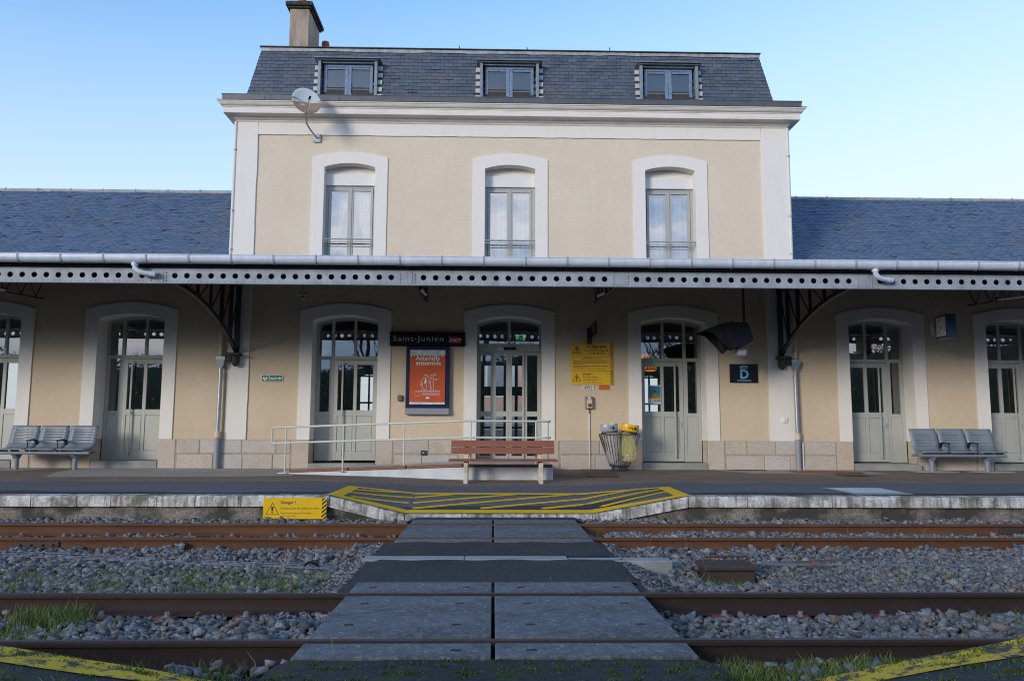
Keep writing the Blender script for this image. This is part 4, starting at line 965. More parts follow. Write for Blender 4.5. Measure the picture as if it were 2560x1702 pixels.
# yellow hatching on the ramp
hm = MB()
def bandp(a, b2, w, dz=.012):
    a, b2 = Vector(a), Vector(b2); d = (b2-a).normalized(); n_ = Vector((-d.y, d.x))*w/2
    q = sheet([tuple(a-n_), tuple(b2-n_), tuple(b2+n_), tuple(a+n_)], dz, .2); hm.add(q.v, q.f)
EDY = 13.03
bandp((-2.55, 13.10), (-2.52, 14.76), .22); bandp((-2.62, 14.70), (3.24, 14.66), .17, .013); bandp((3.10, 13.04), (3.12, 14.70), .22, .0125)
bandp((-2.66, 13.15), (-1.36, 13.15), .26, .0135); bandp((-1.42, 13.15), (1.62, 13.15), .26, .014); bandp((1.58, 13.15), (3.21, 13.15), .26, .0135)
for x0 in (-4.45, -3.42, -2.33, -1.32, -.20, .82, 1.80):
    a = Vector((x0, 13.40)); b2 = Vector((x0+2.75, 14.64)); d = b2-a
    if a.x < -2.46: t_ = (-2.46-a.x)/d.x; a = a+d*t_
    d = b2-a
    if b2.x > 3.02: t_ = (3.02-a.x)/d.x; b2 = a+d*t_
    if (b2-a).length > .15: bandp(a, b2, .125, .0115)
struct(hm.build('platform_marking', 'paint'))
struct(sheet([(-1.6, 13.3), (2.0, 13.32), (2.6, 13.7), (3.0, 14.1), (2.0, 13.75), (.6, 13.62), (-1.2, 13.6)], .0085).build('platform_damp_band', 'asph_damp'))
# utility cover, steel plates, gratings let into the platform
def cover(name, pts, mat, lab, cat, dz=.011, rim=None):
    q = sheet(pts, dz, 5.0); o = q.build(name, mat); return tag(o, lab, cat)
o = cover('utility_cover', [(6.02, 13.30), (7.03, 13.30), (7.08, 14.62), (5.98, 14.62)], 'apron', 'pale square inspection cover in the asphalt near the right platform edge', 'inspection cover', .012)
q = sheet([(6.12, 13.5), (6.95, 13.5), (6.98, 14.5), (6.08, 14.5)], .016, 5.0).build('cover_plate', 'gutter', o)
cover('steel_plate', [(2.02, 17.3), (2.72, 17.3), (2.92, 19.9), (2.18, 19.9)], 'steel_plate', 'rusty brown steel plate in the ground below the emergency call box', 'steel plate')
cover('drain_grate', [(5.85, 19.6), (6.75, 19.6), (6.72, 19.9), (5.82, 19.9)], 'steel_plate', 'narrow brown drain grate at the wall foot under the track letter sign', 'drain grate')
cover('manhole_cover', [(7.75, 17.75), (8.4, 17.75), (8.65, 18.8), (8.0, 18.85)], 'steel_plate', 'rusty manhole plate in pale concrete right of the drainpipe', 'manhole cover')
# coping stones and retaining wall of the far platform
cop = thing('platform_coping', (0, 13.0, -.1), 'whitewashed stone coping and rubble wall along the platform edge', 'platform edge'); cop['kind'] = 'structure'
cs = MB(); rr = random.Random(12); x = -22.0
joints = [-7.29, -6.57, -6.04, -5.32, -4.72, -4.04, -2.6, -1.4, .1, 1.6, 3.15]
jx = []
x = -7.29
while x > -22: x -= rr.uniform(.6, 1.1); jx.append(x)
jx = jx[::-1]+joints; x = 3.15
while x < 23: x += rr.uniform(.9, 1.6); jx.append(x)
for a, b2 in zip(jx, jx[1:]):
    yj = rr.uniform(-.006, .006); zj = rr.uniform(-.006, .004); nseg = max(1, int((b2-a)/.3))
    vs = []; fs = []
    for k in range(nseg+1):
        xx = a+.006+(b2-a-.012)*k/nseg; zt = ZP(12.95)-dip(xx)*.29+zj-.002
        vs += [(xx, 12.945+yj+rr.uniform(-.004, .004), zt-.165), (xx, 12.945+yj+rr.uniform(-.005, .005), zt-.02), (xx, 12.965+yj, zt), (xx, 13.27, ZP(13.27)-dip(xx)*.25+.002), (xx, 13.27, zt-.165)]
    for k in range(nseg):
        for j in range(5): fs.append((k*5+j, k*5+(j+1) % 5, (k+1)*5+(j+1) % 5, (k+1)*5+j))
    fs += [(0, 1, 2, 3, 4), tuple(nseg*5+j for j in (4, 3, 2, 1, 0))]
    cs.add(vs, fs)
cs.build('coping_stone', 'coping', cop)
rw = MB(); rw.quad((PX0, 13.01, -.75), (PX1, 13.01, -.75), (PX1, 13.01, -.13), (PX0, 13.01, -.13))
def rwall():
    m_ = MB(); X = [PX0]+[-16+.1*i for i in range(330)]+[PX1]; rr = random.Random(5)
    Z = [-.75, -.6, -.5, -.42, -.34, -.27, -.2, -.13]
    vs = []
    for x in X:
        d = dip(x)*.29
        for z in Z: vs.append((x, 13.02+rr.uniform(-.014, .014), min(z, -.13-d) if z > -.7 else z))
    n_ = len(Z); m_.add(vs, [(i*n_+j, (i+1)*n_+j, (i+1)*n_+j+1, i*n_+j+1) for i in range(len(X)-1) for j in range(n_-1)]); return m_
rwall().build('retaining_wall', 'rubble', cop, smooth=True, fix=False, angle=80)
# near platform with its worn yellow markings
def ndip(x):
    if x <= -3.1 or x >= 3.2: return 0.
    if x < -1.35: return (x+3.1)/1.75
    if x > 1.65: return (3.2-x)/1.55
    return 1.
def znear(x, y): return -ndip(x)*.29*max(0, min(1, (y-2.6)/(4.45-2.6))) - .012*abs(math.sin(x*3.1+y*2))*.6
xs = [PX0, -12]+[-6+.2*i for i in range(61)]+[12, PX1]; ys = [-3.0, 0, 1.5, 2.5, 2.8, 3.1, 3.4, 3.7, 3.9, 4.1, 4.3, 4.44]
g = grid(xs, ys, znear); 
for a, b2 in zip(xs, xs[1:]): g.quad((a, 4.44, -.75), (b2, 4.44, -.75), (b2, 4.44, znear(b2, 4.44)), (a, 4.44, znear(a, 4.44)))
struct(g.build('near_platform', 'asph_near', smooth=True))
hm = MB()
def nband(a, b2, w, dz=.006):
    a, b2 = Vector(a), Vector(b2); d = (b2-a).normalized(); n_ = Vector((-d.y, d.x))*w/2
    q = sheet([tuple(a-n_), tuple(b2-n_), tuple(b2+n_), tuple(a+n_)], dz, .12, znear); hm.add(q.v, q.f)
nband((-4.2, 4.30), (-1.28, 4.30), .27); nband((-1.30, 4.40), (1.6, 4.40), .05, .007); nband((1.55, 4.30), (4.4, 4.30), .27)
for x0, x1 in ((-4.3, -2.75), (2.9, 4.6)): nband((x0, 4.02), (x1, 4.06), .10, .0065)
q = sheet([(-1.5, 4.535), (1.75, 4.535), (1.75, 4.615), (-1.5, 4.615)], .006, .12, lambda x, y: RZ-.024); hm.add(q.v, q.f)
struct(hm.build('near_platform_marking', 'paint_near'))
# track bed
def zbed(x, y):
    crossing = -1.6 < x < 1.75
    if y > YA+.1: z = -.44+.035*min(1, (y-YA-.1)/.8)
    elif y > YB: z = -.505+(.055 if x > 1.6 else .0)*max(0, 1-abs(y-11.2)/.7) + (.03 if 1.6 < x < 5 else 0)
    elif y > YC: 
        t_ = (y-YC)/(YB-YC); z = -.480-.015*math.sin(math.pi*t_) + .02*(t_)
    elif y > YD: z = -.515+.03*math.sin(math.pi*(y-YD)/(YC-YD))
    else: z = -.545-.03*min(1, (YD-y)/.8)+.17*min(1, max(0, (YD-.10-y)/.22))*max(0, min(1, (3.1-abs(x))/.7))
    z -= .10*math.exp(-((x-2.5)/.5)**2-((y-8.45)/.28)**2)
    return z+.012*math.sin(x*2.3+y*1.7)+.01*math.sin(x*5.1-y*3.3)
xs = [PX0, -24, -16]+[-12+.25*i for i in range(101)]+[17, 26, PX1]; ys = [4.40+.2*i for i in range(44)]
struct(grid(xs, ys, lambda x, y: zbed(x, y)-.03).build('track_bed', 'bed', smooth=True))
# rails
PROF = [(-.075, 0), (-.075, .010), (-.03, .026), (-.010, .040), (-.008, .060), (-.008, .115), (-.012, .128), (-.034, .137), (-.036, .142), (-.036, .163), (-.031, .170), (-.022, .172)]
PROF = PROF + [(-a, z) for a, z in PROF[::-1]]
def rail(mb, y, x0, x1):
    n_ = len(PROF); z0 = RZ-.172; k = 40; vs = []
    for i in range(k+1):
        x = x0+(x1-x0)*i/k; vs += [(x, y+a, z0+z) for a, z in PROF]
    mb.add(vs, [(i*n_+j, i*n_+(j+1) % n_, (i+1)*n_+(j+1) % n_, (i+1)*n_+j) for i in range(k) for j in range(n_)])
TX0, TX1 = -26., 27.
def track(ya, yb2, mat, sp, xs_, label, joints_):
    t_ = thing('railway_track', (0, (ya+yb2)/2, RZ-.172), label, 'railway track')
    for y in (ya, yb2):
        mb = MB(); rail(mb, y, TX0, TX1); r_ = mb.build('rail', mat, t_, smooth=True, angle=28)
        hd = MB(); hd.box(TX0, TX1, y-.024, y+.024, RZ+.0005, RZ+.0016); hd.build('rail_head', 'rail_top', r_)
        for xj, yj, L_ in joints_:
            if yj == y:
                fp = MB(); fp.box(xj-L_/2, xj+L_/2, y-.034, y-.0085, RZ-.135, RZ-.05)
                for q in (-.22, -.08, .08, .22): fp.cyl((xj+q*L_/.6, y-.058, RZ-.09), .016, .026, 6, 'y')
                fp.build('joint_plate', 'rust_box', r_, bevel=.004)
    proto = None
    for k, x in enumerate(xs_):
        if proto is None:
            mb = MB(); mb.box(-.12, .12, yb2-.55, ya+.55, -.155, -.012)
            proto = mb.build('sleeper', 'sleeper', None, bevel=.012); proto.parent = t_; proto.location = (x, -(ya+yb2)/2, 0)
            pad = bol = None
            for y in (ya, yb2):
                for q in (-1, 1):
                    if pad is None:
                        fa = MB(); fa.box(-.085, .085, -.058, .058, -.010, .012); pad = fa.build('rail_pad', 'rust_red', None, bevel=.003); pq = pad
                        fb = MB(); fb.cyl((.012, 0, .012), .030, .008, 10); fb.cyl((.012, 0, .020), .021, .030, 6); bol = fb.build('rail_bolt', 'bolt', None); bq = bol
                    else:
                        pq = pad.copy(); bq = bol.copy(); COL.objects.link(pq); COL.objects.link(bq)
                    for o_ in (pq, bq): o_.parent = proto; o_.location = (0, y+q*.118, 0)
        else:
            c = copy_tree(proto); c.parent = t_; c.location = (x+random.Random(k).uniform(-.02, .02), -(ya+yb2)/2, random.Random(k+50).uniform(-.004, .004))
    return t_
far_x = [-1.96-.60*k for k in range(17)]+[1.7+.60*k for k in range(17)]
track(YA, YB, 'rust_far', .6, far_x, 'far railway track with bright brown rusty rails beside the station platform', [(-5.75, YB, .55), (8.0, YA, .9)])
near_x = [-2.04, -2.67, -3.24, -3.84, -4.44, -5.04, 1.92, 2.58, 3.28, 4.04, 4.66, 5.26]
track(YC, YD, 'rust_near', .62, near_x, 'near railway track with rusty rails darkened for shade in front of the near platform', [])
# crossing slabs
slab_no = [0]
def slab(x0, x1, y0, y1, lab, holes, ch=None):
    mb = MB(); z1 = RZ-.004; z0 = z1-.16; c = .05 if ch is None else ch
    pts = [(x0+(c if x0 < 0 and ch != 0 else .006), y0), (x1-(c if x1 > .5 and ch != 0 else .006), y0), (x1-(c if x1 > .5 and ch != 0 else .006), y1), (x0+(c if x0 < 0 and ch != 0 else .006), y1)]
    xa, xb = pts[0][0], pts[1][0]; xl, xr = (x0 if x0 < -.5 else xa), (x1 if x1 > .5 else xb)
    mb.add([(xl, y0, z0), (xr, y0, z0), (xr, y1, z0), (xl, y1, z0), (xa, y0, z1), (xb, y0, z1), (xb, y1, z1), (xa, y1, z1)], [(0, 3, 2, 1), (4, 5, 6, 7), (0, 1, 5, 4), (1, 2, 6, 5), (2, 3, 7, 6), (3, 0, 4, 7)])
    o = mb.build('crossing_slab', 'panel', None, bevel=.010, seg=2)
    o.location = ((x0+x1)/2, (y0+y1)/2, z0); me = o.data
    for v in me.vertices: v.co -= o.location
    tag(o, lab, 'crossing slab', 'concrete slabs of the track crossing')
    hm_ = MB()
    for hx, hy in holes: hm_.box(hx-.032, hx+.032, hy-.022, hy+.022, z1+.0005, z1+.0022)
    if holes: hm_.build('lifting_hole', 'black', o)
    return o
XL, XM, XR = -1.27, .008, 1.325
rows = [(YA+.06, 12.53, 'beyond the far rail of the far track', [.18, .82]), (YB+.10, YA-.085, 'between the rails of the far track', [.2, .8]), (10.12, YB-.06, 'just in front of the far track', []),
        (YC+.065, 7.47, 'just beyond the near track', [.18, .82]), (6.31, YC-.085, 'between the near rails, in the farther row', [.2, .8]), (YD+.085, 6.295, 'between the near rails, in the nearer row', [.2, .8]), (5.06, YD-.06, 'in front of the near track', [.82])]
for y0, y1, where, hf in rows:
    for a, b2, sd_ in ((XL, XM-.007, 'left'), (XM+.007, XR, 'right')):
        hl = [(a+(b2-a)*(q if sd_ == 'left' else (1-q)), y0+(y1-y0)*.45) for q in hf]
        slab(a, b2, y0, y1, 'grey concrete slab %s, %s half' % (where, sd_), hl)
for x0, x1, lab in ((-1.40, -.302, 'narrow concrete kerb between the tracks, left piece'), (-.298, .82, 'narrow concrete kerb between the tracks, middle piece'), (.825, 1.95, 'narrow concrete kerb between the tracks, right piece with mossy end')):
    mb = MB(); zk = RZ-.006 if x0 < .8 else RZ-.022; mb.box(x0, x1, 8.76, 9.0, -.5, zk); o = mb.build('concrete_kerb', 'concrete', None, bevel=.01); tag(o, lab, 'kerb', 'kerb pieces between the tracks')
# asphalt of the crossing path
def zc(x, y):
    e = 0
    for lim, sg in ((-1.25, -1), (1.32, 1)):
        d = (x-lim)*sg
        if d > 0: e = max(e, d)
    return RZ-.012-.55*e-.004*math.sin(x*9)*math.sin(y*7)
def lump(xl, xr, y0, y1, seed):
    rr = random.Random(seed); n_ = 16
    L_ = [(xl+rr.uniform(-.09, .09), y0+(y1-y0)*i/n_) for i in range(n_+1)]; Rr_ = [(xr+rr.uniform(-.09, .09), y0+(y1-y0)*i/n_) for i in range(n_+1)]
    return sheet(L_[::-1]+[(q, y0) for q in (xl+.3, xr-.3)][:0]+Rr_, 0, .1, zc)
struct(lump(-1.52, 1.58, 9.0, 10.14, 1).build('crossing_path', 'asph_cross', smooth=True))
struct(lump(-1.66, 1.80, 7.46, 8.78, 2).build('crossing_path', 'asph_cross', smooth=True))
def zm(x, y):
    e = max(0, -1.30-x, x-1.36); return RZ-.030-.33*max(0, e-.04)+.012*math.sin(x*13+y*5)*min(1, e*4)+.010*math.sin(y*17-x*7)*min(1, e*4)
rr = random.Random(17); Lm = [(-1.86+.14*math.sin(i*.9)+rr.uniform(-.05, .05)-(.12 if i < 14 else -.12), 7.0+3.12*i/26) for i in range(27)]; Rm_ = [(1.92+.14*math.sin(i*.8+2)+rr.uniform(-.05, .05)+(.14 if i < 14 else -.14), 7.0+3.12*i/26) for i in range(27)]
struct(sheet(Lm[::-1]+Rm_, 0, .08, zm).build('crossing_path', 'asph_cross', smooth=True))
struct(lump(-1.36, 1.42, 12.5, 12.99, 3).build('crossing_path', 'asph_cross', smooth=True))
struct(sheet([(-1.5, 4.42), (1.75, 4.42), (1.55, 5.07), (-1.35, 5.07)], -.012, .1, zc).build('crossing_path', 'asph_near', smooth=True))
# small track-side things
bx = thing('cable_box', (2.52, 8.75, -.55), 'dark rusty iron box with a wire handle in the ballast right of the crossing', 'cable box')
mb = MB(); mb.box(2.27, 2.77, 8.55, 8.95, -.62, -.405); mb.build('box_body', 'rust_box', bx, bevel=.008)
mb = MB(); mb.box(2.235, 2.805, 8.52, 8.98, -.404, -.36); mb.build('lid', 'rust_box', bx, bevel=.008)
mb = MB(); mb.tube([(2.28, 8.75, -.37), (2.28, 8.75, -.305), (2.30, 8.75, -.292), (2.73, 8.75, -.285), (2.755, 8.75, -.30), (2.78, 8.75, -.37)], .011, 8); mb.build('handle', 'rust_far', bx, smooth=True)
pk = MB(); 
pk.prism([(2.83, 9.10, -.50), (2.83, 9.10, -.435), (4.42, 9.38, -.40), (4.42, 9.38, -.50)], (0, .05, 0)); pk.prism([(3.3, 8.98, -.52), (3.3, 8.98, -.45), (4.7, 9.22, -.44), (4.7, 9.22, -.52)], (0, .04, 0))
tag(pk.build('timber_plank', 'sleeper'), 'old dark planks lying in the ballast right of the iron box', 'plank')
mb = MB()
for k, (ya, yb2) in enumerate(((9.95, 8.98), (9.80, 8.90), (9.70, 8.84), (9.62, 8.80))): mb.tube([(-9, ya+.5, -.425), (-5.6, ya, -.42), (-1.75, yb2, -.43)], .0022, 5)
tag(mb.build('signal_wire', 'pvc'), 'thin steel signal wires running over the ballast left of the crossing', 'signal wires')
mb = MB()
for k in range(3): mb.tube([(2.8, 8.99+.05*k, -.415), (5.5, 9.0+.06*k, -.44), (10, 9.05+.08*k, -.43)], .0022, 5)
tag(mb.build('signal_wire', 'pvc'), 'thin steel signal wires running past the old planks on the right', 'signal wires')
mb = MB(); mb.lathe([(.09, 0), (.10, .02), (.10, .05), (.075, .06), (.075, .0)], (-1.98, 8.96, -.47), 16, 'y'); o = mb.build('wire_pulley', 'rust_box', smooth=True); tag(o, 'small dark wire pulley at the left edge of the crossing asphalt', 'pulley')
# ------------------------------------------------------------------ ramp, railing, benches, bins
rp = thing('access_ramp', (-1.5, 18, .05), 'white concrete access ramp with a red timber edge rising to the sliding door', 'access ramp')
fx = [(-4.83, 18.15), (-.6, 16.72), (1.25, 16.76)]
zr = [.075, .285, .285]; zg = [.06, .02, .02]
mb = MB()
P = [(-4.83, 18.15), (-.6, 16.72), (1.25, 16.76), (1.25, 19.94), (-.6, 19.94), (-4.83, 19.94)]; Zt = [.085, .285, .285, .29, .29, .10]
vs = [(x, y, -.1) for x, y in P]+[(x, y, z) for (x, y), z in zip(P, Zt)]
mb.add(vs, [(0, 1, 7, 6), (1, 2, 8, 7), (2, 3, 9, 8), (3, 4, 10, 9), (4, 5, 11, 10), (5, 0, 6, 11), (6, 7, 10, 11), (7, 8, 9, 10)])
mb.build('ramp_slab', 'ramp_white', rp, bevel=.012, seg=2)
a, b2 = Vector((-4.55, 18.04, .10)), Vector((-.62, 16.72, .29)); d = (b2-a); n_ = Vector((-d.y, d.x, 0)).normalized()
cuts = [0, .36, .69, 1.0]
mb = MB()
for u, w in zip(cuts, cuts[1:]):
    p0 = a+d*(u+.003); p1 = a+d*(w-.003); mb.prism([p0-n_*.012, p1-n_*.012, p1-n_*.012+Vector((0, 0, .062)), p0-n_*.012+Vector((0, 0, .062))], n_*.10)
mb.box(-.60, 1.24, 16.75, 16.85, .286, .345)
mb.build('edge_timber', 'kerb_wood', rp, bevel=.006)
rl = thing('ramp_railing', (-1.8, 17.4, .1), 'pale grey green two-bar handrail with thin posts along the ramp', 'handrail')
pa, pb, pc = Vector((-4.95, 18.1, 0)), Vector((-.6, 16.82, 0)), Vector((1.16, 16.82, 0))
T = lambda p, z: Vector((p.x, p.y, z))
tz = lambda u: 1.085+.175*min(1, u/.75)
def at(u):
    L1 = (pb-pa).length; L2 = (pc-pb).length; s_ = u*(L1+L2)
    return pa+(pb-pa)*(s_/L1) if s_ < L1 else pb+(pc-pb)*((s_-L1)/L2)
def railz(x): return 1.085+(min(x, -.6)+4.95)/4.35*.155
def railp(x):
    if x < -.6: k = (x+4.95)/4.35; return Vector((x, 18.1+k*(16.82-18.1), 0))
    return Vector((x, 16.82, 0))
XR_ = [-4.95+.06, -4.0, -3, -2, -1.2, -.75, -.6, -.4, .3, 1.10]
mb = MB()
top = [T(railp(x), railz(x)) for x in XR_]; low = [T(railp(x), railz(x)-.345) for x in XR_]
p0 = T(railp(-4.95), 0); loop = [T(p0+Vector((.02, 0, 0)), railz(-4.95)-.345+.012), T(p0, railz(-4.95)-.31), T(p0, railz(-4.95)-.035), T(p0+Vector((.02, 0, 0)), railz(-4.95)-.010)]
mb.tube(low[::-1]+loop+top+[Vector((1.17, 16.86, railz(1.1))), Vector((1.20, 16.95, railz(1.1))), Vector((1.20, 17.5, railz(1.1)))], .024, 10)
mb.tube([low[-1], Vector((1.17, 16.86, railz(1.1)-.345)), Vector((1.20, 16.95, railz(1.1)-.345)), Vector((1.20, 17.5, railz(1.1)-.345))], .024, 10)
mb.build('hand_rail', 'rail_green', rl, smooth=True)
for x, zb_ in ((-4.62, .075), (-3.27, .14), (-1.90, .20), (-.47, .286), (.90, .286)):
    p_ = railp(x); mb = MB(); mb.tube([T(p_, zb_), T(p_, railz(x))], .019, 8); mb.box(p_.x-.06, p_.x+.06, p_.y-.045, p_.y+.045, zb_, zb_+.012); mb.build('post', 'rail_green', rl)
mb = MB(); mb.tube([(1.20, 17.5, .28), (1.20, 17.5, railz(1.1))], .019, 8); mb.build('post', 'rail_green', rl)
# brown bench
bn = thing('wooden_bench', (.2, 16.3, .0), 'red brown wooden bench with cream concrete legs in front of the sliding door', 'bench')
Yb = 16.06
for c in (-.54, .965):
    mb = MB(); w = .085
    pr = [(0, .0), (.11, .0), (.10, .10), (.085, .22), (.10, .33), (.13, .37), (.30, .36), (.36, .30), (.40, .0), (.50, .0), (.47, .32), (.52, .40), (.58, .84), (.52, .845), (.44, .44), (.05, .43), (.0, .42), (-.01, .36), (.02, .22), (.0, .10)]
    z0 = ztop(.2, 16.1)-.008
    mb.prism([(c-w/2, Yb+y, z0+z) for y, z in pr][::-1], (w, 0, 0)); mb.build('bench_leg', 'bench_conc', bn, bevel=.008)
mb = MB(); z0 = ztop(.2, 16.1)
for k in range(4): mb.box(-.885, 1.29, Yb-.045+k*.122, Yb-.045+k*.122+.112, z0+.435, z0+.475)
mb.build('seat', 'wood_red', bn, bevel=.006, seg=2)
mb = MB()
for z in (.575, .715): mb.prism([(-.86, Yb+.44+.11*(z-.55), z0+z), (-.86, Yb+.44+.11*(z-.55)+.036, z0+z), (-.86, Yb+.455+.11*(z-.45)+.036, z0+z+.132), (-.86, Yb+.455+.11*(z-.45), z0+z+.132)], (2.12, 0, 0))
mb.build('backrest', 'wood_red', bn, bevel=.006, seg=2)
mb = MB()
for c in (-.54, .965): mb.lathe([(.014, 0), (.010, -.006), (0, -.008)], (c, Yb+.475, z0+.66), 10, 'y')
mb.build('bench_bolt', 'galv', bn)
# metal seats (three joined shells)
def metal_seat(loc, label):
    t_ = thing('metal_seat', loc, label, 'metal bench', 'metal benches against the station wall')
    prof = [(.335, 1.035), (.325, 1.02)]
    rows = [(.31, .965), (.31, .953)]
    back = [(.30, .955), (.285, .905), (.270, .855), (.255, .805), (.240, .755), (.222, .70), (.20, .645)]
    path = [(.335, 1.04, 0), (.325, 1.0, 0)]
    zz = [.95, .885, .82, .755, .69, .625]
    fy = lambda z: .18+(z-.6)*.335
    for z in zz: path += [(fy(z+.012), z+.012, 0), (fy(z), z, 1)]
    path += [(.165, .585, 0), (.12, .535, 0), (.05, .505, 0), (-.05, .497, 0), (-.2, .50, 0), (-.27, .495, 0), (-.295, .47, 0)]
    for k, cx in enumerate((-.70, 0, .70)):
        mb = MB(); X = [cx-.335, cx-.215, cx+.215, cx+.335]
        vs = [(x, y, z) for y, z, s_ in path for x in X]; fs = []
        for i in range(len(path)-1):
            for j in range(3):
                if path[i+1][2] == 1 and path[i][2] == 0 and j == 1: continue
                fs.append((i*4+j, i*4+j+1, (i+1)*4+j+1, (i+1)*4+j))
        mb.add(vs, fs); o = mb.build('seat_shell', 'seat', None, fix=False, smooth=True, angle=50); o.parent = t_
        sm = o.modifiers.new('thickness', 'SOLIDIFY'); sm.thickness = .008; sm.offset = 0
    for cx in (-.35, .35):
        mb = MB(); mb.tube([(cx, -.20, .50), (cx, -.21, .66), ], .012, 8); mb.prism([(cx-.03, -.25, .665), (cx-.03, .0, .69), (cx-.03, .13, .665), (cx-.03, .15, .57), (cx-.03, .18, .575), (cx-.03, .165, .69), (cx-.03, .03, .72), (cx-.03, -.24, .69)][::-1], (.06, 0, 0))
        o = mb.build('armrest', 'black_plastic', None, bevel=.006); o.parent = t_
    mb = MB(); mb.tube([(-1.08, -.17, .395), (1.08, -.17, .395)], .036, 12); mb.tube([(-1.08, .13, .395), (1.08, .13, .395)], .03, 12)
    for cx in (-1.0, -.74, -.4, -.3, .3, .4, .74, 1.0): mb.box(cx-.012, cx+.012, -.2, .14, .40, .492)
    o = mb.build('support_beam', 'seat', None, smooth=True); o.parent = t_
    for cx in (-.685, .685):
        mb = MB(); mb.tube([(cx, -.02, -.03), (cx, -.02, .30)], .055, 16); mb.prism([(cx-.045, -.20, .375), (cx-.045, -.06, .25), (cx-.045, .02, .25), (cx-.045, .15, .375)][::-1], (.09, 0, 0))
        o = mb.build('leg', 'seat', None, smooth=True); o.parent = t_
    return t_
s1_ = metal_seat((-10.60, 19.36, ZP(19.3)), 'blue grey slatted metal bench on grey concrete, at the left end of the station wall')
s2_ = copy_tree(s1_); s2_.location = (11.38, 19.40, ZP(19.3)); s2_['label'] = 'blue grey slatted metal bench on white concrete footings below the blue clock'
# double litter bin
bi = thing('litter_bin', (3.07, 19.45, ZP(19.4)), 'double wire litter bin with a silver lid and a yellow lid, bags hanging inside', 'litter bin')
zb0 = ZP(19.4); C0 = Vector((3.07, 19.42, zb0))
mb = MB(); mb.lathe([(.0, 0), (.20, 0), (.21, .02), (.19, .10), (.22, .13), (.22, .135), (0, .135)], C0, 28, sx=1.0, sy=.7); mb.build('bin_base', 'bin_grey', bi, smooth=True)
mb = MB(); k = 32
for i in range(k):
    a = 2*math.pi*i/k; ca, sa = math.cos(a), math.sin(a)
    if sa < -.2 and -.15 < ca < .93 and False: continue
    front_gap = sa < -.15 and ca > -.02
    if front_gap: continue
    b0 = C0+Vector((.235*ca, .17*sa, .11)); b1 = C0+Vector((.50*ca, .24*sa, .86)); mb.tube([C0+Vector((.19*ca, .14*sa, .10)), b0, b1, b1+Vector((-.02*ca, -.01*sa, .02))], .008, 5)
def oval(z, rx, ry, r, a0=0, a1=2*math.pi, n_=40):
    mb.tube([C0+Vector((rx*math.cos(a0+(a1-a0)*i/n_), ry*math.sin(a0+(a1-a0)*i/n_), z)) for i in range(n_+1)], r, 6, caps=False)
oval(.875, .49, .235, .014); oval(.115, .235, .17, .012)
mb.tube([C0+Vector((-.02, -.18, .12)), C0+Vector((-.04, -.21, .30)), C0+Vector((.01, -.215, .345)), C0+Vector((.08, -.21, .34))], .008, 6)
mb.build('wire_basket', 'bin_grey', bi)
def lid(cx, tilt, mat, nm):
    mb_ = MB(); r_, h = .215, .165
    mb_.lathe([(.0, .0), (r_*.97, 0), (r_, .01), (r_, h-.008), (r_*.985, h), (r_*.88, h), (r_*.86, h-.03), (0, h-.03)], (0, 0, 0), 32, sx=1, sy=.72)
    o = mb_.build(nm, mat, None, smooth=True, angle=30); o.parent = bi; o.location = Vector((cx, -.02, .955)); o.rotation_euler = (R(4), R(tilt), 0)
    cm = MB(); cm.lathe([(r_*.90, -.05), (r_*.93, -.05), (r_*.93, 0), (r_*.7, 0)], (0, 0, 0), 28, sx=1, sy=.72); q = cm.build('lid_collar', 'bin_grey', None, smooth=True); q.parent = o
    return o
l1 = lid(-.245, -6, 'silver_lid', 'bin_lid'); l1['label'] = 'silver grey oval lid with a small black bin symbol'
l2 = lid(.245, 8, 'yellow_lid', 'bin_lid'); l2['label'] = 'yellow oval lid with black bottle and can symbols'
def on_lid(o, shapes, mat, nm):
    m_ = MB()
    for poly in shapes:
        m_.poly([(x, -.72*math.sqrt(max(0, .215**2-x*x))-.0025, z) for x, z in poly])
    q = m_.build(nm, mat, None, fix=False); q.parent = o
circ = lambda cx, cz, rx, rz, n_=12: [(cx+rx*math.cos(2*math.pi*i/n_), cz+rz*math.sin(2*math.pi*i/n_)) for i in range(n_)]
can = lambda cx, cz, w, h: [(cx-w*.4, cz-h), (cx+w*.4, cz-h), (cx+w, cz-h*.8), (cx+w, cz+h*.8), (cx+w*.4, cz+h), (cx-w*.4, cz+h), (cx-w, cz+h*.8), (cx-w, cz-h*.8)]
bar = lambda x0, x1, z, h=.004: [(x0, z-h), (x1, z-h), (x1, z+h), (x0, z+h)]
on_lid(l1, [can(.085, .08, .022, .042), bar(.01, .045, .10), bar(0, .045, .082), bar(.02, .045, .064)], 'black', 'lid_symbols')
on_lid(l2, [[(.03, .045), (.052, .045), (.052, .08), (.046, .095), (.046, .115), (.036, .115), (.036, .095), (.03, .08)], circ(.10, .078, .030, .034), can(.155, .078, .010, .03), circ(-.02, .088, .012, .02), circ(-.048, .086, .010, .018), circ(.006, .084, .008, .02)], 'black', 'lid_symbols')
